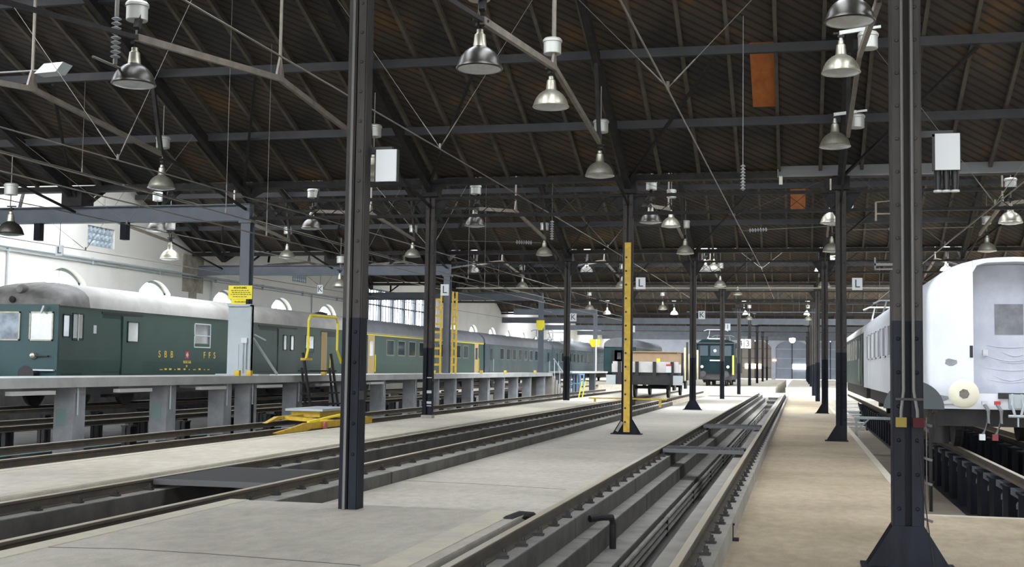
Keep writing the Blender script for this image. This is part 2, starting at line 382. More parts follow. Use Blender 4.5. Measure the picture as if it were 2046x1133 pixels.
# gratings bridging the pits
def grating(label, x0, x1, y0, y1, n, z=0.02):
    t = thing('grating_bridge', label, 'grating', ((x0 + x1) / 2, (y0 + y1) / 2, z - .05))
    b = MB(); b.box(x0, x1, y0, y0 + .03, z - .06, z + .005); b.box(x0, x1, y1 - .03, y1, z - .06, z + .005)
    b.build('frame', M_grate, t); b = MB(); st = (x1 - x0) / n
    for i in range(n): b.box(x0 + i * st, x0 + (i + .62) * st, y0 + .02, y1 - .02, z - .04, z)
    b.build('bar_panel', M_grate, t)
grating('large dark grating plate laid over the second pit near the blue column', -7.13, -5.69, 12.9, 14.7, 60, -.01)
grating('dark grating footbridge nearest along the central pit', -2.2, -.88, 20.7, 21.5, 42, .0)
grating('narrow dark grating footbridge farther along the central pit', -2.2, -.88, 29.6, 30.5, 42, .0)
t = thing('pit_pipes', 'row of three dark pipes running along the wall of the central pit', 'pipes', (-1.7, 34, -.8))
for z in (-.585, -.665, -.745): MB().tube([(-1.655, -6, z), (-1.655, 62, z)], .026, 8).build('pipe', M_top, t, True)
for y in range(4, 62, 4): MB().box(-1.7, -1.63, y, y + .05, -.8, -.57).build('pipe_bracket', M_iron, t)
b = MB(); b.tube([(-1.86, 12.75, -.55), (-1.86, 12.75, -.27), (-1.87, 12.7, -.2), (-1.95, 12.6, -.19), (-2.06, 12.5, -.2)], .035, 10)
tag(b.build('bent_pipe', M_iron, None, True), 'dark bent pipe rising from the ledge of the central pit', 'pipe')
b = MB(); b.tube([(-2.47, 10.6, -.02), (-2.44, 11.0, -.02), (-2.4, 11.3, -.06)], .05, 10)
tag(b.build('pipe_end', M_iron, None, True), 'dark pipe end where the raised floor stops beside the rail', 'pipe')
b = MB(); b.tube([(-.62, 12.1, -.15), (-.62, 12.1, -.29)], .012, 6); b.tube([(-.8, 12.12, -.15), (-.6, 12.1, -.145)], .012, 6); b.box(-.64, -.56, 12.07, 12.13, ZR, ZR + .03)
tag(b.build('curb_bracket', M_iron), 'small dark bracket on the pale curb of the central pit', 'bracket')

# ------------------------------------------------------------------ walls, windows
WX = -25.5
def roofz(y):
    d = (y - VAL[0]) % S
    return 6.05 + .39 * min(d, S - d)
def wall_side(name, X, t, mats, arches, rects):
    """wall in plane X with segmental arch openings (yc) and rectangular ones (y0,y1,z0,z1)"""
    b = MB(); ys = sorted(set([-8.1, 182] + VAL + [v + S / 2 for v in VAL] + [y for a in arches for y in (a - 1.25, a + 1.25)] + [y for r in rects for y in r[:2]]))
    ys = [y for y in ys if -8.1 <= y <= 182]
    for y0, y1 in zip(ys, ys[1:]):
        if y1 - y0 < 1e-4: continue
        yc = (y0 + y1) / 2; zt = (roofz(y0 + 1e-6), roofz(y1 - 1e-6))
        a = [q for q in arches if abs(yc - q) < 1.25]; r = [q for q in rects if q[0] < yc < q[1]]
        if a:
            b.prism([(y0, -1.5), (y1, -1.5), (y1, 1.3), (y0, 1.3)], 'x', X, X + t)
            n = 10; pts = [(y0 + (y1 - y0) * i / n) for i in range(n + 1)]
            def az(y):
                u = (y - a[0]) / 1.25; return 4.12 + .48 * (math.sqrt(max(0, 1.9 - u * u)) - math.sqrt(.9)) / (math.sqrt(1.9) - math.sqrt(.9))
            for p, q in zip(pts, pts[1:]):
                f = lambda y: zt[0] + (zt[1] - zt[0]) * (y - y0) / (y1 - y0)
                b.prism([(p, az(p)), (q, az(q)), (q, f(q)), (p, f(p))], 'x', X, X + t)
        elif r:
            b.prism([(y0, -1.5), (y1, -1.5), (y1, r[0][2]), (y0, r[0][2])], 'x', X, X + t)
            b.prism([(y0, r[0][3]), (y1, r[0][3]), (y1, zt[1]), (y0, zt[0])], 'x', X, X + t)
        else: b.prism([(y0, -1.5), (y1, -1.5), (y1, zt[1]), (y0, zt[0])], 'x', X, X + t)
    return struct(b, name, mats)
ARCH = [v + o for v in VAL[2:4] + VAL[5:-1] for o in (3.3, 9.6, 15.9)] + [VAL[1] + 9.6, VAL[1] + 15.9]
TALL = [(69.3, 86, 1.0, 6.0)]
wall_side('wall_left', WX, -.45, M_wall, ARCH, TALL + [(39.2, 42.6, 5.55, 6.3), (58.2, 61.6, 5.55, 6.3)])
wall_side('wall_right', 16., .45, M_wall, ARCH, TALL)
wn = 0
def az(u): return 4.12 + .48 * (math.sqrt(max(0, 1.9 - u * u)) - math.sqrt(.9)) / (math.sqrt(1.9) - math.sqrt(.9))
def arch_window(X, yc, sgn):
    global wn; wn += 1
    t = sroot('window_%d' % wn, (X, yc, 1.3)); xf = X + sgn * .3
    b = MB(); P = [(yc + 1.25 * u, az(u)) for u in [-1 + i / 6 for i in range(13)]]
    for p, q in zip(P, P[1:]): b.bar((xf, p[0], p[1] - .05), (xf, q[0], q[1] - .05), .1, .1)
    for dy in (-1.2, 1.2): b.box(xf - .05, xf + .05, yc + dy - .05, yc + dy + .05, 1.3, 4.15)
    b.box(xf - .02, xf + .02, yc - .015, yc + .015, 1.3, 4.55); b.box(xf - .02, xf + .02, yc - 1.2, yc + 1.2, 3.55, 3.58); b.box(xf - .02, xf + .02, yc - 1.2, yc + 1.2, 2.5, 2.53)
    b.build('frame', M_greyl, t)
    b = MB(); b.add([(xf, yc - 1.2, 1.3), (xf, yc + 1.2, 1.3)] + [(xf, y, z - .03) for y, z in reversed(P)], [tuple(range(len(P) + 2))])
    b.build('pane', M_glass2, t)
for a in ARCH:
    if a < 150: arch_window(WX, a, -1)
for a in ARCH:
    if 20 < a < 68: arch_window(16, a, 1)
for X, sg in ((WX, -1), (16, 1)):
    wn += 1; t = sroot('window_%d' % wn, (X, 77.6, 1)); xf = X + sg * .2
    b = MB()
    for i in range(8): y = 69.3 + i * 16.7 / 7; b.box(xf - .1, xf + .1, y - .14, y + .14, 1, 6)
    for i in range(29): y = 69.3 + i * 16.7 / 28; b.box(xf - .03, xf + .03, y - .03, y + .03, 1, 6)
    for z in (1.05, 3.2, 5.0, 5.95): b.box(xf - .05, xf + .05, 69.3, 86, z - .04, z + .04)
    b.build('mullion_frame', M_grey, t)
    b = MB(); b.add([(xf, 69.3, 1), (xf, 86, 1), (xf, 86, 6), (xf, 69.3, 6)], [(0, 1, 2, 3)]); b.build('pane', M_glass2, t)
for y0, y1 in ((39.2, 42.6), (58.2, 61.6)):
    wn += 1; b = MB(); t = sroot('window_%d' % wn, (WX, (y0 + y1) / 2, 5.55))
    for i in range(12):
        for j in range(3):
            y = y0 + (i + .5) * (y1 - y0) / 12; z = 5.55 + (j + .5) * .25
            b.prism([(y - .12, z), (y, z - .11), (y + .12, z), (y, z + .11)], 'x', WX - .12, WX - .04)
    b.build('glass_block', M_block, t)
    MB().box(WX - .2, WX - .12, y0, y1, 5.55, 6.3).build('pane', M_greyl, t)
b = MB(); b.tube([(WX + .08, -6, 5.03), (WX + .08, 68.5, 5.03)], .05, 8); b.tube([(WX + .06, -6, 4.9), (WX + .06, 68.5, 4.9)], .025, 6)
for y in range(6, 68, 5): b.box(WX, WX + .1, y, y + .06, 4.86, 5.1)
tag(b.build('wall_pipe', M_greyl, None, True), 'grey pipe running along the white wall above arched windows', 'pipe')
for y, lab in ((36.0, 'above the cab roof'), (50.6, 'beside the soot stained pier'), (62.3, 'behind the yellow hoop ladder')):
    b = MB(); b.tube([(WX + .06, y, -.95), (WX + .06, y, 4.98)], .03, 6); tag(b.build('conduit', M_greyl), 'thin vertical conduit on the white wall ' + lab, 'conduit')
b = MB(); b.box(WX, WX + .12, -8, 69, -1.4, .95); b.box(WX, WX + .12, 86, 181, -1.4, .95); struct(b, 'shade_skirt_left', M_dark)  # added dark strip standing in for the shade behind the bogies
b = MB(); b.box(WX, WX + .02, 48.0, 49.9, 4.3, 5.9); b.box(WX, WX + .03, 48.6, 49.3, 2.3, 4.3); struct(b, 'trim_3', M_stain, 'soot stain on the white wall pier')
# far wall with arched gates
DX = [(-6.2, M_door2), (-1.0, M_door), (4.3, M_door)]
def gate_z(u): return 4.15 + 1.4 * math.sqrt(max(0, 1 - (u * .96) ** 2))
b = MB(); xs = sorted([WX, 16] + [x + s * 2.3 for x, _ in DX for s in (-1, 1)])
for x0, x1 in zip(xs, xs[1:]):
    d = [x for x, _ in DX if abs((x0 + x1) / 2 - x) < 2]
    if d:
        n = 12
        for i in range(n):
            p, q = x0 + (x1 - x0) * i / n, x0 + (x1 - x0) * (i + 1) / n
            b.prism([(p, gate_z((p - d[0]) / 2.3)), (q, gate_z((q - d[0]) / 2.3)), (q, 10), (p, 10)], 'y', 182, 182.5)
    else: b.box(x0, x1, 182, 182.5, -1.5, 10)
struct(b, 'wall_far', M_walld)
b = MB()
for z in (6.25, 6.9, 7.2): b.box(WX, 16, 181.7, 182, z, z + .14)
struct(b, 'trim_4', M_greyl)
for i, (x, m) in enumerate(DX):
    t = sroot('door_%d' % (i + 1), (x, 182.2, 0))
    for s in (-1, 1):
        b = MB(); us = [s * k / 8 for k in range(9)]
        poly = [(x + s * .03, .05), (x + s * 2.3, .05)] + [(x + u * 2.3 if abs(u) > .01 else x + s * .03, gate_z(u)) for u in reversed(us)]
        b.prism(poly, 'y', 182.15, 182.3); b.build('door_leaf', m, t)
        b = MB()
        for z in (1.55, 2.95, 4.3): b.box(min(x + s * .05, x + s * 2.25), max(x + s * .05, x + s * 2.25), 182.1, 182.16, z, z + .08)
        b.build('rib', M_walld if m is M_door else M_concd, t)
    MB().box(x - .05, x + .05, 182.08, 182.16, .05, 5.4).build('post', M_collo, t)
M_litw = emit('daylight_slot', (1, 1, 1), 9); M_lit2 = emit('warm_daylight_slot', (1, .78, .5), 8); M_lamp = emit('lit_lamp', (.95, .97, 1), 25)
M_litr = emit('small_red_lamp', (1, .35, .25), 5)
for nm, m, x0, x1 in (('lit_window', M_litw, -.95, 1.35), ('lit_window', M_lit2, -7.6, -5.3)):
    b = MB(); b.box(x0, x1, 182.0, 182.1, 1.5, 2.15)
    tag(b.build(nm, m), 'bright white window slot low in the far arched gate' if x0 > -2 else 'bright orange window slot low in the brown far gate', 'window')
def lit_lamp(label, x, y, z):
    t = thing('lit_lamp', label, 'lamp', (x, y, z - .3))
    MB().lathe([(.02, -.35), (.2, -.32), (.34, -.12), (.36, .1), (.3, .2)], (x, y, z), n=16).build('globe', M_lamp, t, True)
    MB().tube([(x, y, z + .2), (x, y, roofz(y) - .02)], .05, 6).build('stem', M_iron, t)
lit_lamp('glowing white lamp hanging before the far arched gate', -.8, 150, 4.9)
lit_lamp('glowing white lamp in the gap right of the column row', 4.75, 150, 4.6)
lit_lamp('small glowing lamp above the number board', -6.3, 160, 4.6)
b = MB(); b.box(-3.75, -3.2, 181.85, 182.0, 2.6, 2.85); tag(b.build('signal_lamp', M_litr), 'small red lit lamp on the far wall beside the arched gate', 'lamp')

b = MB(); b.box(WX, 16, -8.4, -8.1, 4.3, 10); b.box(WX, -16, -8.4, -8.1, -1.5, 4.3); b.box(8, 16, -8.4, -8.1, -1.5, 4.3)
struct(b, 'added_wall_front', M_walld)  # unseen header and side pieces added to narrow the daylight behind the camera

# ------------------------------------------------------------------ roof
X0, X1 = WX - .1, 16.1
ceil = sroot('ceiling', (0, 0, 6), 'dark boarded ceiling of ridged roof bays')
GL = []                                         # glazed bands on slopes out of view, added and sized for light (y0, y1)
for k, v in enumerate(VAL[:-1]):
    yr = v + S / 2; yv2 = v + S
    rz = lambda y: 6.05 + .39 * ((y - v) if y < yr else (yv2 - y))
    lit = abs(v - 67.9) < .1; half = abs(v - 48.9) < .1 or abs(v - 86.9) < .1
    a0, a1 = (v + 1.5, yr - .6) if lit else ((v + .8, yr - 1.5) if half else (v + 3.2, yr - 1.0))
    segs = [(v, a0), (a1, yr)] + ([] if lit else [(yr, yv2)])
    if lit: segs += [(yr, yv2)]
    b = MB()
    for y0, y1 in segs: b.add([(X0, y0, rz(y0)), (X1, y0, rz(y0)), (X1, y1, rz(y1)), (X0, y1, rz(y1)), (X0, y0, rz(y0) + .06), (X1, y0, rz(y0) + .06), (X1, y1, rz(y1) + .06), (X0, y1, rz(y1) + .06)],
          [(0, 1, 2, 3), (4, 7, 6, 5), (0, 4, 5, 1), (2, 6, 7, 3), (1, 5, 6, 2), (0, 3, 7, 4)])
    b.build('boarding', M_board, ceil)
    bands = [(a0, a1)]
    for y0, y1 in bands:
        GL.append((y0, y1, rz(y0), rz(y1)))
        b = MB(); b.add([(X0, y0, rz(y0) + .03), (X1, y0, rz(y0) + .03), (X1, y1, rz(y1) + .03), (X0, y1, rz(y1) + .03)], [(0, 1, 2, 3)])
        b.build('unseen_roof_pane', M_glass, ceil)  # out of view, added to let sky light into the bay
        if lit or half:
            MB().add([(X0, y0, rz(y0)), (-15, y0, rz(y0)), (-15, y1, rz(y1)), (X0, y1, rz(y1))], [(0, 1, 2, 3)]).build('boarding', M_board, ceil)  # unseen panel under the glass, added to cut light on the left
        else:
            b = MB(); x = -14.0
            while x < 15: b.add([(x, y0, rz(y0)), (x + 1.7, y0, rz(y0)), (x + 1.7, y1, rz(y1)), (x, y1, rz(y1))], [(0, 1, 2, 3)]); x += 2.85
            b.build('boarding', M_board, ceil)  # unseen alternate panels, added to dim the glazing over mid hall
        b = MB(); x = X0
        while x < X1: b.bar((x, y0, rz(y0)), (x, y1, rz(y1)), .06, .08); x += 1.9
        b.build('glazing_bar', M_iron, ceil)
    if k in (0, 8, 9): continue
    b = MB(); x = -24.9
    while x < 15.5:
        b.bar((x, yr + .1, rz(yr + .1) - .06), (x, yv2 - .1, rz(yv2 - .1) - .06), .075, .13); x += .94
    b.build('batten', M_batten, ceil)
    for d in (2.45, 4.95, 7.45):
        y = yv2 - d; b = MB(); z = rz(y) - .24; b.box(WX + .05, 15.9, y - .06, y + .06, z - .09, z + .09); b.build('purlin', M_purlin, ceil)
    b = MB(); b.box(WX + .05, 15.9, yv2 - .16, yv2 + .16, 5.86, 6.0); b.build('valley_beam', M_iron, ceil)
def new_board(y0, y1, x0, x1, yv):
    rz = lambda y: 6.05 + .39 * (yv - y) - .012
    MB().add([(x0, y0, rz(y0)), (x1, y0, rz(y0)), (x1, y1, rz(y1)), (x0, y1, rz(y1))], [(0, 1, 2, 3)]).build('replaced_boarding', M_new, ceil, label='orange new boards in the dark ceiling')
new_board(25.1, 27.3, -.98, -.46, 29.9); new_board(44.6, 46.2, -.3, .22, 48.9)
# trusses
def truss(row, k, n_row, bay):
    x = ROW[row]; v = 10.9 + S * k; yr = v + S / 2
    t = thing('roof_truss', 'dark iron roof truss, %s from the white wall, in the %s roof bay' % (ORD[n_row], ORD[bay]), 'roof truss', (x, yr, 5.4))
    MB().bar((x, v, 5.7), (x, yr, 9.35), .14, .24).build('rafter', M_iron, t); MB().bar((x, yr, 9.35), (x, v + S, 5.7), .14, .24).build('rafter', M_iron, t)
    for p, q in (((x, v + 4.6, 5.85), (x, yr, 6.4)), ((x, yr, 6.4), (x, v + 14.4, 6.0))): MB().bar(p, q, .07, .1).build('bottom_chord', M_chord, t)
    for p, q in (((x, v + .1, 5.3), (x, v + 4.6, 5.85)), ((x, v + 14.4, 6.0), (x, v + S - .1, 5.3))): MB().bar(p, q, .05, .06).build('tie_rod', M_iron, t)
    b = MB(); b.tube([(x, yr, 6.35), (x, yr, 9.3)], .03, 6); b.prism([(yr - .16, 6.42), (yr + .16, 6.42), (yr + .04, 6.75), (yr - .04, 6.75)], 'x', x - .02, x + .02); b.build('king_rod', M_chord, t)
    for s in (-1, 1): MB().bar((x, yr + s * 4.9, 5.98), (x, yr + s * 4.4, 7.55), .08, .08).build('strut', M_iron, t)
    b = MB(); b.bar((x + 2.4, v + S - 4.95, 7.6), (x, v + S - .3, 5.8), .06, .06); b.build('brace', M_iron, t)
for i, r in enumerate(ROW):
    for k in range(0, 3): truss(r, k, i, k)
# lattice girders along the valleys
for k in range(0, 4):
    y = 10.9 + S * k
    t = thing('lattice_girder', 'dark lattice girder under the %s roof valley across the hall' % ORD[k], 'girder', (-5, y, 5.05))
    b = MB()
    for z in (5.08, 5.52): MB().box(-13.9, 15.9, y - .07, y + .07, z - .035, z + .035).build('chord', M_iron, t)
    b = MB(); x = -13.8
    while x < 15.4:
        b.bar((x, y - .03, 5.1), (x + .5, y - .03, 5.5), .012, .05, up=(0, 1, 0)); b.bar((x, y + .03, 5.5), (x + .5, y + .03, 5.1), .012, .05, up=(0, 1, 0)); x += .5
    b.build('lattice', M_iron, t)
    for x in (-23, -18.9, -16.6):
        b = MB(); b.bar((x, y + .25, 5.5), (x, y + .25, 5.9), .08, .08); b.bar((x - .05, y + .25, 5.5), (x + .5, y + .25, 5.9), .07, .07); b.build('strut', M_iron, t)
for k in range(5, 9):
    y = 10.9 + S * k
    b = MB(); b.box(WX + .1, 15.9, y - .08, y + .08, 5.1, 5.6); tag(b.build('cross_girder', M_grey), 'blue grey cross girder, %s beyond the bright cross floor' % ORD[k - 5], 'girder')

# ------------------------------------------------------------------ columns
def column(row, k, label, zf, foot=None, detail=True, w=.22, d=.16, dx=0.):
    x = ROW[row] + dx; y = 10.9 + S * k; zt = 5.9; zp = 1.75
    t = thing('steel_column', label, 'column', (x, y, zf))
    b = MB()
    def hsec(z0, z1, mi):
        for s in (-1, 1):
            b.box(x + s * w / 2 - .012, x + s * w / 2 + .012, y - d / 2, y + d / 2, z0, z1, mi)
            for f in (-1, 1): b.box(*sorted((x + s * w / 2, x + s * (w / 2 - .085))), y + f * d / 2 - .012, y + f * d / 2 + .012, z0, z1, mi)
        b.box(x - w / 2, x + w / 2, y - .012, y + .012, z0, z1, mi)
    hsec(zf, zp, 1); hsec(zp, zt, 0)
    b.build('shaft', [M_colup, M_collo], t)
    if detail:
        b = MB(); z = zf + .5
        while z < 5.8:
            mi = 1 if z < zp else 0
            for s in (-1, 1): b.lathe([(.018, 0), (.014, -.01), (.004, -.014)], (x + s * (w / 2 - .04), y - d / 2 - .012, z), 'y', 8, mi)
            z += .28
        b.build('rivet', [M_colup, M_collo], t)
    b = MB(); 
    for s in (-1, 1): b.prism([(x + s * .1, 4.9), (x + s * .1, 5.55), (x + s * .5, 5.55)], 'y', y - .03, y + .03)
    b.box(x - .2, x + .2, y - .2, y + .2, 5.55, 5.85); b.build('head_bracket', M_iron, t)
    if foot:
        b = MB(); l = -.22 if 'l' in foot else 0; r = .22 if 'r' in foot else 0; xl, xr = x - w / 2 - .012, x + w / 2 + .012
        for f in (-1, 1):
            b.prism([(xl + l, zf), (xr + r, zf), (xr, zf + .36), (xl, zf + .36)], 'y', y + f * (d / 2 + .02) - .01, y + f * (d / 2 + .02) + .01)
        for s, e in ((xl, l), (xr, r)):
            if e: b.add([(s, y - .01, zf), (s + e, y - .01, zf), (s, y - .01, zf + .36), (s, y + .01, zf), (s + e, y + .01, zf), (s, y + .01, zf + .36)], [(0, 1, 2), (5, 4, 3), (0, 3, 4, 1), (1, 4, 5, 2), (0, 2, 5, 3)])
        b.box(xl + l - .03, xr + r + .03, y - d / 2 - .06, y + d / 2 + .06, zf, zf + .025)
        b.build('foot', M_collo, t)
    return t
wall_ = 'white wall'
ca0 = column('A', 0, 'large dark riveted column on the raised grey floor, white board at its top', 0., w=.16, d=.16, dx=.03)
ca1 = column('A', 1, 'dark column carrying the yellow perforated strip, flared foot', ZL, 'lr')
ca2 = column('A', 2, 'dark column with flared foot just behind the flat wagon', ZL, 'lr')
cb1 = column('B', 1, 'dark column with white bands on the cream walkway', 0.)
cb2 = column('B', 2, 'dark column on the cream walkway farther than the banded one', 0.)
cr0 = column('R', 0, 'nearest dark riveted column with flared foot, red and yellow boxes', ZR, 'lr', w=.225, d=.2, dx=-.075)
cr1 = column('R', 1, 'dark column on the brown floor holding the grey beam, one-sided foot', ZR, 'l')
cr2 = column('R', 2, 'dark column on the brown floor by the pit stairs, one-sided foot', ZR, 'l')
for k in range(3, 9):
    zf = ZL if k == 3 else (-.38 if k == 4 else 0)
    column('A', k, 'slim dark column, %s beyond the flat wagon in the row toward the gates' % ORD[k - 3], zf, None, False)
    column('R', k, 'slim dark column, %s beyond the pit stairs in the row toward the gates' % ORD[k - 3], ZR if k == 3 else zf, None, False)
column('B', 3, 'slim blue grey column between coach and flat wagon', 0., None, False)
# details on the columns
def cx(r, k): return ROW[r], 10.9 + S * k
x, y = cx('A', 0)
x += .03; MB().tube([(x - .03, y - .11, 0), (x - .03, y - .11, 5.6)], .016, 8).build('conduit', M_greyl if False else mat('conduit_grey', (.12, .115, .11), .5, .2), ca0, True)
MB().box(x + .09, x + .14, y - .1, y - .02, 1.0, 1.08).build('hook', M_iron, ca0)
M_cond = MATS['conduit_grey']
x, y = cx('R', 0)
x -= .075
for dx in (-.035, .045): MB().tube([(x + dx, y - .13, 5.7), (x + dx, y - .13, 1.17), (x + dx * 1.6, y - .135, 1.0), (x + dx * 1.6, y - .135, .95)], .014, 8).build('conduit', M_cond, cr0, True)
MB().box(x - .1, x - .015, y - .17, y - .11, .87, .95).build('switch_box', mat('worn_yellow_box', (.19, .145, .035), .7, spec=.15), cr0, label='yellow box')
MB().box(x + .035, x + .125, y - .17, y - .11, .87, .95).build('switch_box', mat('dull_red_box2', (.05, .012, .014), .7, spec=.1), cr0, label='dull red box')
b = MB(); b.box(x - .1, x + .12, y - .15, y - .13, 1.09, 1.11); b.build('clamp', M_colup, cr0)
b = MB(); b.tube([(x + .08, y - .12, .87), (x + .11, y - .13, .4), (x + .16, y - .14, 0), (x + .2, y - .14, -.28)], .005, 6); b.build('cable', M_iron, cr0)
MB().tube([(x + .15, y - .05, .95), (x + .15, y - .05, -.1)], .005, 6).build('chain', M_chord, cr0)
for z in (.12, .42, .62, .9): MB().bar((x + .12, y - .05, z), (x + .19, y - .09, z - .02), .018, .018).build('valve', M_cond, cr0)
b = MB(); b.bar((x - .26, y - .1, 2.22), (x - .1, y - .1, 2.22), .012, .02); b.bar((x - .26, y - .1, 2.18), (x - .1, y - .1, 2.18), .012, .012); b.bar((x - .255, y - .1, 2.18), (x - .255, y - .1, 2.28), .012, .012)
b.build('hook', M_cond, cr0)
b = MB(); b.bar((x - .24, y, 2.66), (x - .1, y, 2.66), .012, .012); b.bar((x - .24, y, 2.6), (x - .24, y, 2.76), .016, .016); b.bar((x - .24, y, 2.76), (x - .1, y, 2.77), .008, .008); b.build('bracket', M_chord, cr0)
x, y = cx('A', 1)
b = MB(); b.box(x - .06, x + .09, y - .16, y - .1, ZL + .06, 4.35, 0); z = ZL + .3
while z < 4.3: b.lathe([(.026, -.001), (.02, -.006)], (x - .02, y - .16, z), 'y', 10, 1); z += .33
b.build('perforated_strip', [M_yel, M_black], ca1, label='yellow perforated strip')
b = MB(); b.bar((x - .2, y - .3, ZL + .08), (x - .08, y - .22, ZL + .3), .03, .06); b.build('wedge', M_conc, ca1)
x, y = cx('B', 1)
for z0, z1 in ((.62, .69), (.36, .42), (1.0, 1.02), (.3, .32)): MB().box(x + .0, x + .12, y - .11, y - .095, z0, z1).build('white_band', mat('band_white', (.4, .4, .4), .6), cb1)
b = MB(); b.box(x - .14, x + .14, y - .12, y + .12, 0, .08); b.build('foot', M_conc, cb1)
# white boards with spot lamps on the two nearest columns
def column_board(label, x0, x1, y, z0, z1, spots=True):
    t = thing('white_board', label, 'board', ((x0 + x1) / 2, y, z0 - .35))
    MB().box(x0, x1, y - .02, y, z0, z1).build('panel', M_white, t)
    b = MB(); b.box(x0 - .12, x0 + .15, y + .005, y + .05, z1 - .02, z1 + .03); b.box(x0 - .02, x0 + .02, y + .005, y + .04, z0, z1); b.box(x1 - .02, x1 + .01, y + .005, y + .04, z0, z1); b.build('bracket', M_black, t)
    if not spots: return
    xc = (x0 + x1) / 2
    for dx in (-.07, .0, .07):
        h = MB().lathe([(.025, 0), (.035, .2), (.03, .24)], (xc + dx, y + .08, z0 - .16), n=12).build('spot_housing', M_black, t, True)
        MB().lathe([(.036, -.012), (.036, .004)], (xc + dx, y + .08, z0 - .164), n=14).build('spot_lens', M_white, h)
column_board('white board beside the nearest riveted column at its right', 1.12, 1.32, 10.95, 3.03, 3.34)
column_board('white board beside the large column on the raised grey floor', -3.86, -3.66, 10.95, 3.03, 3.33, False)

# ------------------------------------------------------------------ pendant lamps
LP = {}
def make_lamp(mshade, can=True):
    t = thing('pendant_lamp', 'lamp', 'lamp', (0, 0, 0))
    b = MB(); b.lathe([(.305, 0), (.312, .012), (.3, .03), (.295, .05), (.275, .11), (.245, .17), (.2, .225), (.15, .265), (.1, .29), (.095, .30)], (0, 0, 0), n=28); b.build('shade', mshade, t, True, 40)
    b = MB(); b.lathe([(.095, .295), (.088, .31), (.075, .43), (.072, .46), (.05, .475), (.045, .50), (.045, .53)], (0, 0, 0), n=18); b.build('neck', M_alu, t, True, 30)
    b = MB(); b.lathe([(.05, -.04), (.16, -.03), (.25, -.012), (.298, .006)], (0, 0, 0), n=24); b.build('lens', M_lens, t, True)
    b = MB(); b.tube([(0, 0, .53), (0, 0, .66)], .02, 6); b.box(-.12, .1, -.02, .02, .64, .67); b.box(-.05, .05, -.04, .04, .58, .62); b.build('hanger', M_iron, t)
    if can:
        b = MB(); b.lathe([(.14, 0), (.15, .01), (.15, .2), (.165, .205), (.165, .24), (.14, .27), (.05, .275)], (.02, .0, .92), n=20); b.build('ballast_can', M_aluw, t, True, 30)
        b = MB(); b.tube([(.02, 0, 1.19), (.02, 0, 1.9)], .012, 6); b.tube([(.02, 0, .66), (.02, 0, .93)], .015, 6); b.build('rod', M_wire, t)
    return t
def make_arm_lamp(mshade):
    t = make_lamp(mshade, False); LA = ORG[t.name]
    b = MB(); b.bar((-.02, 0, .66), (.42, 0, .7), .05, .06); b.tube([(0, 0, .5), (0, 0, .68)], .03, 8); b.bar((.42, 0, .7), (.62, 0, .72), .04, .04); b.build('arm', M_aluw, t)
    b = MB(); b.lathe([(.14, 0), (.15, .01), (.15, .2), (.165, .205), (.165, .24), (.14, .27)], (.42, .05, .38), n=20); b.build('ballast_can', M_aluw, t, True, 30)
    return t
P1, P2, P3, P4 = make_lamp(M_alu), make_lamp(M_lampd), make_arm_lamp(M_alu), make_arm_lamp(M_lampd)
used = set()
def lamp(kind, x, y, z, label):
    src = {'a': P1, 'd': P2, 'r': P3, 'q': P4}[kind]
    if kind not in used: used.add(kind); o = src
    else: o = copy_tree(src)
    o.location = (x, y, z); o['label'] = label; o['group'] = 'dome lamps hanging from the roof'
    o.rotation_euler = (0, 0, random.uniform(-.1, .1) if kind in 'rq' else random.uniform(0, 6))
RW = {'A': 'over the large column row', 'B': 'over the cream walkway row', 'C': 'over the concrete platform', 'D': 'over the empty track behind the platform', 'R': 'on an arm over the nearest column row', 'E': 'behind the white coach roof'}
LAMPS = {'A': [('d', -4.1, 15.6, 5.22), ('a', -4.1, 20.4, 5.71), ('a', -4.05, 25.4, 5.3), ('d', -4.06, 34.6, 5.4), ('a', -4, 39.6, 5.85), ('a', -3.97, 44.4, 5.42), ('d', -3.95, 53.6, 5.5), ('a', -3.9, 58.6, 5.95), ('a', -3.9, 63.4, 5.5), ('a', -4.0, 84, 6.3)],
 'B': [('d', -9.13, 15.6, 5.2), ('a', -9.03, 25.4, 5.34), ('d', -9.15, 34.6, 5.36), ('a', -9.1, 44.4, 5.4), ('d', -9.08, 53.6, 5.46), ('a', -8.9, 63.4, 5.48)],
 'C': [('a', -14.08, 25.4, 5.23), ('d', -14.2, 34.6, 5.34), ('a', -14.15, 44.4, 5.37), ('d', -14.2, 53.6, 5.45), ('a', -14.15, 63.4, 5.44)],
 'D': [('d', -17.91, 25.4, 4.22), ('d', -19.3, 34.6, 5.33), ('a', -19.2, 44.4, 5.36), ('a', -18.97, 34.9, 4.48), ('a', -17.1, 44.6, 4.24)],
 'R': [('q', .61, 15.6, 5.62), ('r', .66, 20.4, 6.11), ('r', .70, 25.4, 5.79), ('r', .86, 34.6, 5.32), ('a', 1.1, 44.4, 5.46), ('r', .9, 53.6, 5.43), ('a', 1.2, 63.4, 5.48)],
 'E': [('a', 5.42, 34.6, 5.27), ('a', 6.2, 44.4, 5.44), ('a', 5.9, 53.6, 5.4)]}
for r, ls in LAMPS.items():
    for i, (k, x, y, z) in enumerate(ls):
        tone = {'a': 'silver grey', 'd': 'dark', 'r': 'pale', 'q': 'dark'}[k]
        lamp(k, x, y, z, '%s dome lamp, %s along the line %s' % (tone, ORD[i], RW[r]))
for i, (x, y) in enumerate([(-3.9, 91.5), (-3.9, 101), (-3.9, 112), (.6, 91.5), (.7, 101), (.7, 112), (-9, 84), (-9, 92), (-14, 84), (-14, 92)]):
    lamp('a', x, y, 5.3, 'small silver dome lamp of the rear hall, %s of the far ones' % ORD[i])

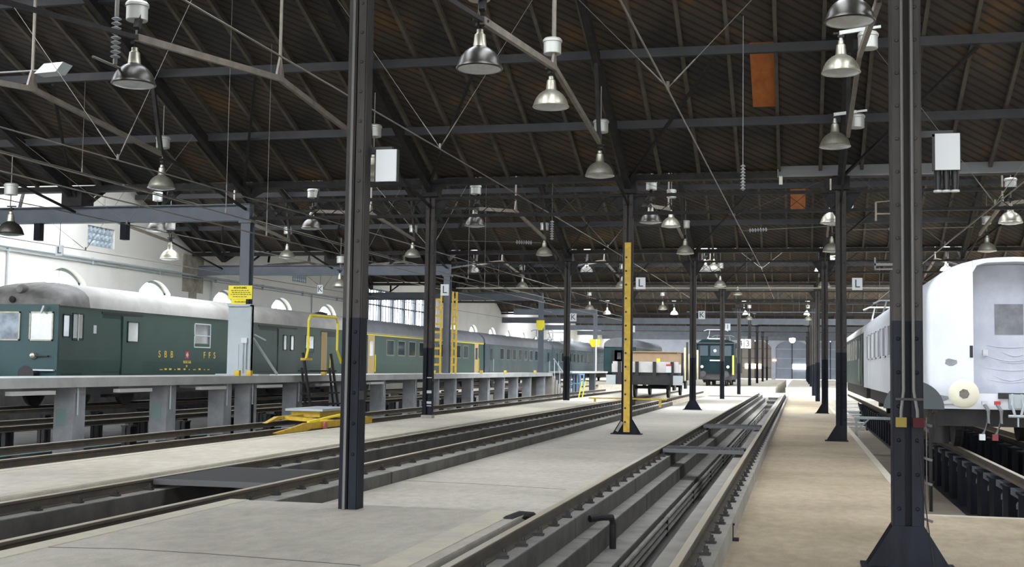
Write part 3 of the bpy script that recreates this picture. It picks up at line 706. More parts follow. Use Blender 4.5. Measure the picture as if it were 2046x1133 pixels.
# ------------------------------------------------------------------ overhead wires
def catenary(label, x, zs, vs, rows, y1=76):
    """zs: [(y, z)] contact wire line; vs: y of the V droppers"""
    t = thing('overhead_wire', label, 'wire', (x, zs[0][0], zs[0][1]))
    def zw(y):
        for (a, p), (b_, q) in zip(zs, zs[1:]):
            if y <= b_: return p + (q - p) * (y - a) / (b_ - a)
        return zs[-1][1]
    MB().tube([(x, y, z) for y, z in zs], .012, 6).build('contact_wire', M_wire, t)
    for y in vs:
        b = MB(); z = zw(y)
        for r in rows: 
            p = Vector((x, y, z + .02)); q = Vector((r, y, roofz(y) - .3))
            b.tube([p, q], .005, 6); b.tube([p + (q - p) * .03, p + (q - p) * .13], .01, 6)
        b.tube([(x, y, z), (x, y, z + .1)], .02, 6); b.build('suspension', M_wire, t)
catenary('overhead wire above the central pit track', -1.55, [(2, 4.35), (14.9, 4.7), (30.7, 5.06), (53.6, 5.6), (80, 5.8)], (14.9, 30.7, 53.6), (-4.05, .95))
catenary('overhead wire above the second pit track', -6.4, [(2, 5.08), (21.6, 5.27), (42.1, 5.44), (80, 5.6)], (21.6, 42.1), (-9.05, -4.05))
catenary('overhead wire above the track beside the platform', -10.95, [(2, 4.4), (18.3, 4.62), (36.2, 4.82), (80, 5.2)], (18.3, 36.2), (-14.05, -9.05))
catenary('lower overhead wire above the empty track behind the platform', -15.85, [(6, 4.4), (24, 4.6), (60, 4.8), (80, 4.9)], (27.0, 43.0), (-19.05, -14.05))
catenary('second overhead wire just below the one beside the platform', -11.05, [(2, 4.22), (18, 4.25), (36, 4.25), (80, 4.6)], (22.5, 41), (-11.05,))
catenary('thin lower overhead wire beside the platform track', -10.85, [(2, 3.92), (18, 3.94), (36, 4.0), (80, 4.3)], (24, 42.5), (-10.85,))
catenary('upper overhead wire over the empty track', -15.85, [(6, 5.5), (24, 5.56), (60, 5.6), (80, 5.6)], (25, 43.5), (-15.85,))
catenary('overhead wire above the long green train', -20.7, [(10, 4.5), (40, 4.6), (90, 4.8)], (33.0, 52.0), (-24.05, -19.05))
catenary('overhead wire above the white coach', 3.5, [(8, 4.3), (32, 4.45), (70, 4.6)], (24.0, 32.07), (.95, 5.95))
def insul(b, p, q, n=7, r=.055):
    p = Vector(p); q = Vector(q); b.tube([p, q], .018, 6); L = (q - p).length
    pts = []; rr = []
    for i in range(n):
        for f, s in ((.1, .3), (.45, 1), (.55, 1), (.9, .3)): pts.append(p + (q - p) * ((i + f) / n)); rr.append(r * s)
    b.tube(pts, rr, 10)
def span(label, p, q, a, bq):
    t = thing('span_wire', label, 'wire', p); p = Vector(p); q = Vector(q)
    MB().tube([p, q], .009, 6).build('wire', M_wire, t)
    b = MB(); insul(b, p + (q - p) * a, p + (q - p) * bq); b.build('insulator', M_insul, t, True)
span('span wire with insulator from wire to the beam column', (-1.5, 33.5, 5.02), (.9, 33.5, 5.12), .08, .28)
span('span wire with insulator above the banded column', (-8.9, 31.3, 4.6), (-6.5, 31.3, 4.52), .72, .9)
span('span wire with insulator over the white coach', (1.1, 27.0, 4.3), (3.5, 27.0, 4.33), .3, .5)
t = thing('hanging_insulator', 'long ribbed insulator hanging beside the upper lamp over the walkway', 'insulator', (-9.2, 15.2, 5.6))
b = MB(); insul(b, (-9.25, 15.3, 6.1), (-9.25, 15.3, 5.5), 9, .07); b.build('ribbed_body', M_insul, t, True)
b = MB(); b.tube([(-9.25, 15.3, 6.1), (-9.25, 15.3, 6.6)], .03, 6); b.tube([(-9.25, 15.3, 5.5), (-9.25, 15.3, 5.42)], .03, 6); b.tube([(-9.35, 14.9, 5.44), (-9.15, 15.8, 5.36)], .02, 6); b.build('rod', M_wire, t)
for p, lab in (((-1.05, 24.0, 4.75), 'before the row of orange boards'), ((-6.2, 31.2, 4.58), 'at the end of the walkway span wire')):
    b = MB(); insul(b, (p[0], p[1], p[2] + .5), p, 8, .05); b.tube([(p[0], p[1], p[2] + .5), (p[0], p[1], roofz(p[1]) - .2)], .006, 5)
    tag(b.build('small_insulator', M_insul, None, True), 'small ribbed insulator hanging ' + lab, 'insulator')
t = thing('flood_lamp', 'grey box reflector on a bar over the platform, near the roof', 'lamp', (-13.7, 20.4, 6.7))
MB().tube([(-15.5, 20.4, 6.72), (-13.9, 20.4, 6.74)], .02, 8).build('bar', M_cond, t)
b = MB(); b.prism([(-13.95, 6.66), (-13.5, 6.68), (-13.35, 6.86), (-13.75, 6.84)], 'y', 20.3, 20.62); b.build('reflector', M_greyl, t)
def cross_pipe(label, x0, x1, y, z, m, hang):
    t = thing('cross_pipe', label, 'pipe', ((x0 + x1) / 2, y, z)); MB().tube([(x0, y, z), (x1, y, z)], .024, 8).build('pipe', m, t, True)
    b = MB()
    for x in hang: b.tube([(x, y, z), (x, y, 5.9 if y < 67 else 6.3)], .012, 6)
    b.build('hanger', M_wire, t)
cross_pipe('cream pipe hung across the hall behind the L boards', -13.8, 3.6, 49.3, 4.5, mat('dull_cream', (.3, .27, .19), .6), (-12, -7, -2, 3))
cross_pipe('pale pipe hung across the hall farther back', -6, 5, 68.3, 4.42, M_grey, (-5, 0, 4))

# ------------------------------------------------------------------ letter boards
def letter_board(ch, label, x, y, z, w=.26, h=.33, hang=None):
    t = thing('letter_board', label, 'sign', (x, y, z - h / 2))
    MB().box(x - w / 2, x + w / 2, y - .012, y + .012, z - h / 2, z + h / 2).build('board', M_white, t)
    text('letter', ch, h * .95, (x, y - .016, z), FRONT, M_black, t)
    b = MB()
    if hang is None: b.bar((x - w / 2 - .08, y + .02, z + .05), (x + w / 2, y + .02, z + .05), .02, .03)
    else: b.tube([(x, y, z + h / 2), (x, y, hang)], .008, 5)
    b.build('bracket', M_iron, t)
letter_board('L', 'white board with black L beside the yellow-strip column', -3.72, 29.75, 3.36, .23, .28)
letter_board('L', 'white board with black L beside the banded walkway column', -8.62, 29.75, 3.2, .21, .28)
letter_board('L', 'white board with black L beside the column holding the grey beam', 1.31, 29.75, 3.34, .23, .28)
letter_board('L', 'white board with black L hanging against the bright wall', -19.35, 29.6, 4.25, .22, .28, 5.0)
letter_board('K', 'white board with black K beside the column behind the flat wagon', -3.7, 48.75, 3.42, .26, .32)
letter_board('K', 'white board with black K beside the farther walkway column', -8.78, 48.75, 3.3, .26, .32)
letter_board('K', 'white board with black K half hidden behind the beam column', 1.5, 48.75, 3.45, .26, .32)
letter_board('K', 'white board with black K hanging against the white wall', -19.55, 48.75, 4.42, .24, .36, 5.0)
letter_board('I', 'white board with black I left of the loco front', -3.75, 67.7, 3.6, .28, .36)
letter_board('I', 'white board with black I beyond the yellow-strip column', -8.9, 67.7, 3.45, .28, .36)
for ch, x, wh in (('4', -4.5, 'paired on the far slim column, nearer the wagon'), ('3', -3.95, 'paired on the far slim column, nearer the gate')):
    letter_board(ch, 'white board with black %s ' % ('four' if ch == '4' else 'three') + wh, x, 99.3, 3.35, .5, .72)

# ------------------------------------------------------------------ grey gantries over the platform
def gantry(k, label, xl):
    y = 10.9 + S * k; x = -14.05
    t = thing('gantry_frame', label, 'gantry', (x, y, 1.0))
    b = MB()
    for z in (5.03, 5.44): b.box(xl, x + .1, y - .14, y + .14, z - .015, z + .015)
    b.box(xl, x + .1, y - .015, y + .015, 5.03, 5.44); b.box(x - .12, x + .1, y - .14, y + .14, 5.03, 5.44); b.build('beam', M_grey, t)
    b = MB()
    for s in (-1, 1): b.box(x - .13, x + .13, y + s * .13 - .012, y + s * .13 + .012, 1, 5.03)
    b.box(x - .012, x + .012, y - .13, y + .13, 1, 5.03); b.box(x - .18, x + .18, y - .18, y + .18, 4.95, 5.03); b.build('post', M_grey, t)
    b = MB(); b.prism([(y - .5, 5.9), (y + .5, 5.9), (y + .12, 5.45), (y - .12, 5.45)], 'x', -19.2, -18.9); b.box(-19.35, -18.75, y - .3, y + .3, 5.45, 5.95); b.build('hanger', M_iron, t)
    return t
g1 = gantry(1, 'grey steel gantry with yellow warning sign above the concrete platform', WX + .3)
g2 = gantry(2, 'grey steel gantry between the two yellow guard ladders', WX + .3)
g3 = gantry(3, 'grey steel gantry near the platform stairs with small yellow plate', WX + 1)
g4 = gantry(4, 'grey steel gantry with bright yellow shield behind the walkway column', -20)
y = 29.9
for xx in (-20.2, -17.6): MB().box(xx - .09, xx + .09, y - .1, y + .1, 4.55, 5.03).build('drop_bracket', M_collo, g1)
x, y = -14.05, 29.9
b = MB(); b.box(x - .33, x + .33, y - .3, y - .2, 1.0, 2.8); b.box(x + .29, x + .33, y - .36, y - .2, 1, 2.8); b.box(x - .33, x + .33, y - .36, y - .2, 2.76, 2.82); b.box(x - .6, x + .6, y - .4, y + .3, .98, 1.02); b.build('guard_plate', M_greyl, g1, label='light grey guard plate')
b = MB(); b.bar((x + .33, y - .2, 1.95), (x + .36, y + 1.3, 1.02), .05, .05); b.bar((x + .33, y - .15, 2.05), (x + .5, y + .2, 1.9), .04, .04); b.tube([(x + .2, y - .34, 1.95), (x + .2, y - .34, 1.15), (x + .3, y - .34, 1.1), (x + .3, y - .34, 1.0)], .025, 8); b.tube([(x + .12, y - .34, 1.95), (x + .12, y - .34, 1.05)], .015, 8); b.build('brace', M_greyl, g1)
MB().box(x + .08, x + .24, y - .38, y - .3, 1.82, 1.95).build('junction_box', M_white, g1)
t = thing('warning_sign', 'yellow warning sign with black writing on the grey gantry post', 'sign', (-14.02, 29.55, 2.84))
MB().box(-14.38, -13.72, 29.56, 29.58, 2.95, 3.3).build('board', M_yel2, t); MB().box(-14.3, -13.9, 29.58, 29.6, 2.8, 2.95).build('lower_board', M_yel2, t)
text('heading', 'ACHTUNG', .075, (-14.05, 29.55, 3.24), FRONT, M_black, t)
b = MB()
for i, (z, l) in enumerate(((3.17, .5), (3.12, .46), (3.07, .52), (3.01, .4), (2.88, .3))):
    xx = -14.05 - l / 2
    while xx < -14.05 + l / 2: w = random.uniform(.03, .08); b.box(xx, xx + w, 29.553, 29.56, z - .008, z + .008); xx += w + .02
b.build('small_print', M_black, t)
t = thing('guard_ladder', 'yellow guard ladder left of the second grey gantry post', 'ladder', (-13.75, 45.6, 1)); 
def guard(t, x, y, w):
    b = MB()
    for dx in (-w / 2, w / 2): b.box(x + dx - .035, x + dx + .035, y - .03, y + .03, 1, 4.3)
    z = 1.3
    while z < 4.2: b.box(x - w / 2, x + w / 2, y - .015, y + .015, z, z + .09); z += .33
    b.build('ladder_frame', M_yel, t)
guard(t, -14.35, 48.5, .32)
t = thing('guard_ladder', 'narrow yellow guard ladder right of the second grey gantry post', 'ladder', (-13.6, 48.5, 1)); guard(t, -13.62, 48.5, .16)
for i, (y, z, w, lab) in enumerate(((67.75, 3.6, .45, 'small yellow plate on the gantry post near the stairs'), (86.7, 3.0, .75, 'yellow shield on the gantry post near the green coach front'))):
    b = MB(); b.prism([(-14.05 - w / 2, z + .3), (-14.05 + w / 2, z + .3), (-14.05 + w / 2, z), (-14.05 + w / 4, z - .25), (-14.05 - w / 4, z - .25), (-14.05 - w / 2, z)], 'y', y - .05, y - .0)
    tag(b.build('yellow_plate', M_yel2), lab, 'sign')
# the grey beam carried by the column beside the white coach
t = thing('grey_beam', 'long grey steel beam across the top of the column by the white coach', 'beam', (3.5, 29.9, 6.0))
b = MB()
for z in (5.88, 6.2): b.box(-.5, 9, 29.6, 29.84, z - .015, z + .015)
b.box(-.5, 9, 29.71, 29.73, 5.88, 6.2); b.box(-.5, -.47, 29.6, 29.84, 5.88, 6.2); b.build('beam', mat('beam_grey', (.16, .165, .165), .5), t)
b = MB()
for s in (-1, 1): b.prism([(.95 + s * .05, 6.6), (.95 + s * .45, 6.2), (.95 + s * .05, 6.2)], 'y', 29.62, 29.66)
b.build('gusset', M_grey, t)
MB().box(-.46, -.38, 29.6, 29.66, 5.68, 5.88).build('end_hook', M_cream, t)

# ------------------------------------------------------------------ concrete platform
pf = thing('work_platform', 'long raised concrete platform on pillars in front of the green train', 'platform', (-13.7, 36, -.95))
MB().box(-14.5, -12.97, 4, 66, .82, 1.0).build('slab', M_cpad, pf)
pil = [7.4, 10.8, 14.2, 17.6, 20.9, 24.4, 27.1, 28.5, 31.4, 34.8, 38.4, 41.8, 44.6, 47.0, 49.6, 52.4, 55.2, 58, 61, 64.5]
for i, y in enumerate(pil):
    b = MB(); b.box(-13.52, -13.12, y - .2, y + .2, -.95, .82); b.box(-14.3, -13.1, y - .14, y + .14, .7, .82)
    p = b.build('pillar', M_pillar, pf)
    if y in (20.9, 24.4): MB().box(-13.47, -13.25, y - .206, y - .2, .1, .42).build('plate', mat('green_plate', (.2, .29, .27), .5), p)
    if y in (28.5,): MB().box(-13.13, -13.08, y - .1, y - .04, -.9, .8).build('pipe', M_collo, p)
    MB().tube([(-13.08, y - .12, .8), (-13.08, y - .12, .3)], .02, 6).build('cable_duct', M_greyl, p)
for i, y in enumerate((19.2, 22.6, 26.0, 29.2, 33.0, 37.2)):
    b = MB(); b.box(-13.07, -12.92, y - .62, y + .62, .7, .77); tag(b.build('strip_light', mat('strip_light_housing', (.5, .49, .46), .5)), 'pale strip light under the platform edge, %s along it' % ORD[i], 'light')
st = thing('platform_stairs', 'concrete stairs with white handrail at the end of the platform', 'stairs', (-13.6, 68, -.38))
b = MB()
for i in range(5): b.box(-14.4, -13.0, 66 + i * .75, 66.9 + i * .75, -.95, .82 - i * .22)
b.build('steps', M_conc, st); b = MB(); b.tube([(-12.98, 66.3, 1.75), (-12.98, 69.8, .8)], .03, 8)
for i in range(3): b.tube([(-12.98, 66.5 + 1.5 * i, 1.7 - .41 * i), (-12.98, 66.5 + 1.5 * i, .7 - .4 * i)], .02, 6)
b.build('handrail', M_white, st)
t = thing('far_platform', 'thin bright platform beyond the stairs on dark posts', 'platform', (-13.7, 80, -.38)); MB().box(-14.4, -13, 72, 86, .95, 1.06).build('slab', M_cpad, t)
for y in (72.5, 79, 85.5): MB().box(-14.2, -13.8, y - .2, y + .2, -.4, .95).build('pillar', M_grey, t)
t = thing('blue_cage', 'pale blue barred cage under the far platform', 'cage', (-13.2, 75, -.38)); b = MB()
for i in range(6): xx = -13.75 + i * .2; b.tube([(xx, 74.6, -.38), (xx, 74.6, .9)], .035, 6)
for z in (-.3, .3, .85): b.box(-13.8, -12.7, 74.55, 74.65, z, z + .07)
b.build('bars', M_blue, t)
MB().tube([(-13.9, 86.3, 1.0), (-13.9, 86.3, 3.3)], .06, 6).build('lit_post', M_white, t)
# yellow posts on the platform edge
for y, lab, c in ((24.5, 'under the red cross emblem', 1), (28.2, 'at the foot of the grey guard plate', 0), (33.1, 'near the second sliding door', 0), (44.0, 'before the banded column', 0), (51.0, 'between the guard ladder and the coach end', 0), (55.4, 'below the coach end door', 0), (62.0, 'near the platform stairs', 0)):
    y = {24.5: 27.55}.get(y, y); t = thing('edge_marker', 'small yellow marker on the platform edge ' + lab, 'marker', (-13.1, y, 1.0))
    MB().box(-13.16, -13.04, y - .06, y + .06, 1, 1.13).build('block', M_yel, t)
    if c: MB().tube([(-13.1, y, 1.1), (-13.1, y, 1.75)], .015, 6).build('rod', M_greyl, t)
# safety steps with yellow hoops
t = thing('safety_steps', 'dark mobile steps with tall yellow hoop rails beside the platform', 'steps', (-12.6, 31.6, -.2))
for yy in (30.9, 32.9): MB().bar((-12.3, yy - .2, -.95), (-12.75, yy - .2, 1.6), .05, .08).build('stringer', M_iron, t); MB().bar((-12.6, yy + .1, -.95), (-12.9, yy + .1, 1.2), .05, .05).build('leg', M_iron, t)
for i in range(6): z = -.4 + i * .3; MB().box(-12.62 - .053 * i, -12.3 - .053 * i, 30.7, 32.7, z, z + .04).build('tread', M_iron, t)
for yy in (30.55,): MB().tube([(-12.6, yy, 1.45), (-12.55, yy + .0, 1.7), (-12.55, yy, 2.45), (-12.55, yy + .12, 2.58), (-12.55, yy + 1.95, 2.6), (-12.55, yy + 2.1, 2.45), (-12.55, yy + 2.1, 1.7), (-12.55, yy + 2.45, 1.35)], .035, 8).build('hoop_rail', M_yel2, t, True, label='yellow hoop rail')
MB().box(-12.65, -12.5, 30.3, 30.75, 1.4, 1.46).build('foot_plate', M_yel, t)
# yellow trolley on the third track
t = thing('rail_trolley', 'low yellow rail trolley with red wheel on the track by the walkway', 'trolley', (-10.6, 24.6, -.1))
b = MB(); b.prism([(22.4, -.03), (22.5, -.06), (24.0, -.06), (24.2, -.03), (28.0, -.06), (28.0, .09), (23.9, .1), (23.2, .03)], 'x', -9.9, -9.84); b.build('side_frame', M_yel, t)
b = MB(); b.prism([(24.6, .04), (25.4, .1), (28.0, .1), (28.0, .16), (25.2, .16)], 'x', -11.1, -11.0); b.build('side_frame', M_yel, t)
for yy in (25.6, 27.8): MB().bar((-11.0, yy, .12), (-9.9, yy, .06), .1, .08).build('cross_bar', M_yel, t)
MB().box(-11.4, -10.5, 26.5, 28.4, .24, .29).build('deck', M_greyl, t)
MB().box(-11.3, -10.6, 26.6, 28.3, .1, .24).build('body', M_yel, t)
MB().bar((-10.3, 25.2, .06), (-10.0, 26.6, .2), .08, .04).build('lever', M_yel2, t)
MB().lathe([(.03, -.03), (.09, -.02), (.09, .02), (.03, .03)], (-9.8, 24.9, -.0), 'x', 16).build('wheel', mat('worn_red', (.4, .12, .1), .6), t)

# ------------------------------------------------------------------ rolling stock
def section(w, zb, zg, zt, n=12):
    pts = [(-w, zb), (w, zb), (w + .02, zb + .5), (w, zg)]
    for i in range(1, n): a = math.pi * i / n; pts.append((w * math.cos(a) if i else w, zg + (zt - zg) * math.sin(a) ** .8))
    pts += [(-w, zg), (-w - .02, zb + .5)]
    return pts
def body(t, xc, y0, y1, w, zb, zg, zt, mb_, mr, dome=0., name='body'):
    b = MB(); b.prism([(xc - w, zb), (xc + w, zb), (xc + w + .02, zb + .5), (xc + w, zg), (xc - w, zg), (xc - w - .02, zb + .5)], 'y', y0, y1); b.build(name, mb_, t)
    rings = []; yy = [(y0, 1), (y1, 1)] if not dome else [(y0 - .02, .25), (y0 + .25, .62), (y0 + .7, .88), (y0 + 1.4, 1), (y1, 1)]
    for y, f in yy:
        pts = [(xc - w - .04, y, zg - .05), (xc + w + .04, y, zg - .05)]
        for i in range(0, 13): a = math.pi * i / 12; pts.append((xc + (w + .03) * math.cos(a), y, zg + (zt - zg) * f * math.sin(a) ** .75))
        rings.append(pts)
    if dome: MB().loft(rings[:4]).build('roof_front', M_roofd, t, True, 50); MB().loft(rings[3:]).build('roof', mr, t, True, 50)
    else: MB().loft(rings).build('roof', mr, t, True, 50)
def bogie(t, xc, yc, m=M_frame, r=.46, wb=2.4):
    b = MB()
    for s in (-1, 1): b.box(xc + s * 1.0 - .06, xc + s * 1.0 + .06, yc - wb / 2 - .45, yc + wb / 2 + .45, .38, .62); b.box(xc + s * 1.0 - .1, xc + s * 1.0 + .1, yc - .35, yc + .35, .25, .7)
    b.box(xc - 1, xc + 1, yc - .2, yc + .2, .4, .75); bo = b.build('bogie', m, t)
    for dy in (-wb / 2, wb / 2):
        b = MB()
        for s in (-1, 1): b.lathe([(.1, -.08), (r, -.06), (r, .05), (r + .03, .055), (r + .03, .08), (.1, .09)], (xc + s * .74, yc + dy, r), 'x', 20)
        b.tube([(xc - .8, yc + dy, r), (xc + .8, yc + dy, r)], .08, 8); b.build('wheelset', M_frame, bo)
def win(t, x, y0, y1, z0, z1, s=1, fr=M_alu, gl=M_gwin, name='window', bar=None, fw=.035):
    """window on a side plane x, facing s"""
    b = MB(); xx = x + s * .012
    for a, c in ((y0, y0 + fw), (y1 - fw, y1)): b.box(min(x, xx + s * .012), max(x, xx + s * .012), a, c, z0, z1)
    for a, c in ((z0, z0 + fw), (z1 - fw, z1)): b.box(min(x, xx + s * .012), max(x, xx + s * .012), y0, y1, a, c)
    if bar: b.box(min(x, xx + s * .012), max(x, xx + s * .012), y0, y1, bar - .015, bar + .015)
    w = b.build(name, fr, t); MB().box(min(x, xx), max(x, xx), y0 + .01, y1 - .01, z0 + .01, z1 - .01).build('pane', gl, w); return w
XC = -20.72; XS = XC + 1.45       # the long train, its side plane
# --- baggage railcar
t = thing('baggage_railcar', 'green baggage railcar with yellow lettering and cab at the platform', 'railcar', (XC, 41, 0))
body(t, XC, 29.6, 53.0, 1.45, .82, 2.82, 3.5, M_green, M_roof, 1)
MB().prism([(XC - 1.46, .82), (XC + 1.46, .82), (XC + 1.46, 2.8), (XC - 1.46, 2.8)], 'y', 29.54, 29.6).build('cab_front', M_greenf, t)
MB().box(XC - 1.3, XC + 1.3, 30, 52.6, .35, .82).build('underframe', M_frame, t)
bogie(t, XC, 33); bogie(t, XC, 49.5)
def fwin(x0, x1, z0, z1, yf=29.54):
    b = MB(); fw = .04
    for a, c in ((x0, x0 + fw), (x1 - fw, x1)): b.box(a, c, yf - .03, yf, z0, z1)
    for a, c in ((z0, z0 + fw), (z1 - fw, z1)): b.box(x0, x1, yf - .03, yf, a, c)
    w = b.build('cab_window', M_alu, t); MB().box(x0 + .02, x1 - .02, yf - .015, yf, z0 + .02, z1 - .02).build('pane', M_cabw, w)
fwin(-20.12, -19.4, 1.82, 2.6); fwin(-21.15, -20.4, 1.82, 2.6); fwin(-22.05, -21.35, 1.82, 2.6)
MB().lathe([(.09, .04), (.1, -.02), (.07, -.08), (.02, -.1)], (-19.95, 29.52, 1.42), 'y', 16).build('headlamp', M_alu, t, True)
MB().lathe([(.14, .06), (.15, -.05), (.1, -.16), (.03, -.18)], (-20.55, 29.8, 3.22), 'y', 16).build('roof_lamp', M_roofd, t, True)
MB().lathe([(.08, .03), (.09, -.03), (.04, -.06)], (-20.68, 29.55, 2.93), 'y', 14).build('marker_lamp', M_iron, t, True)
b = MB(); b.tube([(-19.7, 29.4, 2.55), (-19.62, 29.4, 2.75)], .03, 6); b.build('wiper_motor', M_white, t)
MB().box(-20.2, -19.3, 29.44, 29.52, 1.02, 1.06).build('step_bar', M_white, t)
MB().box(-19.95, -19.5, 29.46, 29.52, 1.4, 1.43).build('hand_bar', M_frame, t)
for x in (-19.85, -21.6):
    b = MB(); b.lathe([(.24, -.5), (.22, -.45), (.09, -.42), (.09, 0)], (x, 29.54, .92), 'y', 18); b.build('buffer', M_frame, t, True)
win(t, XS, 29.75, 30.1, 1.92, 2.55, fr=M_green2); win(t, XS, 30.2, 30.75, 1.85, 2.6, fr=M_green2)
MB().box(XS, XS + .03, 30.47, 30.5, 1.85, 2.58).build('grab_rail', M_white, t)
def sliding(y0, ym, y1, slots):
    b = MB(); b.box(XS - .05, XS + .004, y0, ym, .95, 2.64); d = b.build('door', M_green2, t)
    b = MB(); b.box(XS + .004, XS + .012, ym - .06, ym + .02, .9, 2.66); b.box(XS, XS + .03, y0 - .05, y1, 2.64, 2.7); b.box(XS + .004, XS + .01, y0, ym, .98, 1.0); b.box(XS + .004, XS + .01, y0, ym, 1.07, 1.09); b.build('door_rail', M_black, t)
    b = MB(); b.box(XS, XS + .045, ym, y1, .93, 2.6); d = b.build('sliding_door', M_green, t)
    for a, c, z0, z1 in slots: win(d, XS + .045, a, c, z0, z1, gl=M_gwin2, fr=M_green2)
sliding(31.7, 32.75, 33.9, [(32.98, 33.62, 1.86, 2.48)]); sliding(42.2, 43.9, 45.7, [(44.3, 44.65, 1.8, 2.4), (45.0, 45.35, 1.8, 2.4)])
win(t, XS, 37.2, 38.35, 1.78, 2.58, fr=M_white, gl=M_gwin2, bar=2.18)
win(t, XS, 46.6, 47.5, 1.75, 2.45, fr=M_green2, gl=M_gwin2)
b = MB()
for i in range(4): b.box(XS - .02, XS + .02, 48.3 + i * .16, 48.42 + i * .16, .9, 2.62)
b.build('folding_door', M_woodd, t); MB().box(XS, XS + .005, 48.2, 49.9, .85, 2.68).build('doorway', M_black, t)
MB().box(XS, XS + .04, 49.25, 49.3, 1.05, 1.75).build('grab_rail', M_yel2, t)
MB().box(XS, XS + .01, 31.25, 31.4, 2.05, 2.3).build('notice', M_white, t)
MB().box(XS, XS + .006, 29.75, 30.75, .85, 1.22).build('hatch', M_green2, t)
text('lettering', 'SBB', .3, (XS + .022, 35.35, 1.53), SIDE, M_text, t, space=2.5); text('lettering', 'FFS', .3, (XS + .022, 38.3, 1.53), SIDE, M_text, t, space=2.5)
b = MB(); b.box(XS, XS + .02, 36.63, 36.86, 1.42, 1.65, 0); b.box(XS + .02, XS + .024, 36.715, 36.775, 1.46, 1.61, 1); b.box(XS + .02, XS + .024, 36.67, 36.82, 1.505, 1.565, 1); b.build('cross_emblem', [M_red, M_white], t, label='white cross on red square')
text('running_number', '92 85 5 05', .12, (XS + .022, 36.75, 1.3), SIDE, M_text, t); text('running_number', '50', .1, (XS + .022, 36.72, 1.17), SIDE, M_text, t)
b = MB(); y = 35.0
while y < 38.4: w = random.uniform(.06, .2); b.box(XS + .018, XS + .024, y, y + w, 1.05, 1.05 + random.choice((.025, .05))); y += w + random.uniform(.1, .25)
b.build('inspection_data', M_text, t)
b = MB(); y = 31.5
b.box(XC + .92, XC + .95, 31.4, 52.8, 3.28, 3.3); b.box(XC + 1.25, XC + 1.27, 31.4, 52.8, 3.05, 3.07)
while y < 52.5: b.bar((XC + .93, y, 3.3), (XC + 1.26, y + .1, 3.07), .03, .03); y += 1.1
b.build('roof_walkway', M_roofd, t)
MB().lathe([(.32, 0), (.3, .05), (.08, .1), (.02, .12)], (XC + .6, 50.3, 3.44), n=16).build('roof_vent', M_iron, t)
# --- first class coach
def coach(label, xc, y0, y1, mbd, mr, wins, name='passenger_coach', w=1.45, zb=.82, zg=2.75, zt=3.5, wz=(1.75, 2.5), doors=(), stripe=None, s=1, gl=M_gwin, fr=M_alu, bog=True):
    t = thing(name, label, 'coach', (xc, (y0 + y1) / 2, 0)); body(t, xc, y0, y1, w, zb, zg, zt, mbd, mr)
    xs = xc + s * w
    MB().box(xc - 1.25, xc + 1.25, y0 + .5, y1 - .5, .4, zb).build('underframe', M_frame, t)
    if bog: bogie(t, xc, y0 + 3.4); bogie(t, xc, y1 - 3.4)
    for a, c in wins: win(t, xs + s * .004, a, c, wz[0], wz[1], s, gl=gl, fr=fr)
    for a, c in doors:
        b = MB(); b.box(min(xs, xs + s * .02), max(xs, xs + s * .02), a, c, zb + .05, zg - .1); d = b.build('door', M_woodd if stripe else mbd, t)
        MB().box(min(xs + s * .02, xs + s * .03), max(xs + s * .02, xs + s * .03), a + .2, c - .2, 1.7, 2.4).build('pane', gl, d)
        MB().box(min(xs, xs + s * .05), max(xs, xs + s * .05), c + .06, c + .11, zb + .15, zb + .95).build('grab_rail', M_yel2 if stripe else M_greyl, t)
    if stripe: MB().box(xs, xs + .03, y0, y1, zg - .09, zg + .01).build('stripe', stripe, t, label='yellow class stripe')
    b = MB(); b.box(xc - .7, xc + .7, y0 - .25, y0, 1.0, 2.9); b.build('gangway_bellows', M_frame, t)
    return t
coach('green coach with yellow stripe behind the white-banded column', XC, 53.4, 75.4, M_green, M_roofs, [(56.6 + i * 1.75, 57.75 + i * 1.75) for i in range(9)], doors=((54.0, 54.9), (73.2, 74.1)), stripe=M_yel2)
t = coach('dark blue-grey coach without stripe next beyond the yellow-striped one', XC, 75.8, 97.4, M_bluegrn, M_roofs, [(79.8 + i * 1.85, 80.9 + i * 1.85) for i in range(8)], doors=((77.0, 77.9), (95.6, 96.4)))
def pantograph(t, xc, yc, z, up=.35):
    b = MB()
    for s in (-1, 1):
        b.tube([(xc + s * .6, yc - .8, z), (xc + s * .55, yc + .2, z + up), (xc + s * .5, yc - .3, z + 2 * up)], .03, 6)
        b.tube([(xc + s * .6, yc + .8, z), (xc + s * .55, yc - .2, z + up), (xc + s * .5, yc - .3, z + 2 * up)], .03, 6)
        for d in (-.8, .8): b.lathe([(.06, -.12), (.09, -.09), (.05, -.05), (.09, -.02), (.05, 0)], (xc + s * .6, yc + d, z), n=8)
    b.tube([(xc - .95, yc - .35, z + 2 * up - .08), (xc - .7, yc - .35, z + 2 * up + .03), (xc + .7, yc - .35, z + 2 * up + .03), (xc + .95, yc - .35, z + 2 * up - .08)], .035, 6)
    b.bar((xc - .65, yc - .8, z - .08), (xc + .65, yc - .8, z - .08), .06, .06); b.bar((xc - .65, yc + .8, z - .08), (xc + .65, yc + .8, z - .08), .06, .06)
    b.build('pantograph', M_greyl, t)
t = coach('silvery blue railcar with roof gear beyond the platform stairs', XC, 98.2, 128, M_silver, M_roofs, [(101.5 + i * 1.9, 102.6 + i * 1.9) for i in range(12)], name='railcar', doors=((99.2, 100.2),), zg=2.85)
pantograph(t, XC, 101, 3.62); pantograph(t, XC, 108, 3.62)
MB().box(XC - .6, XC + .6, 112, 124, 3.45, 3.7).build('roof_box', M_greyl, t)
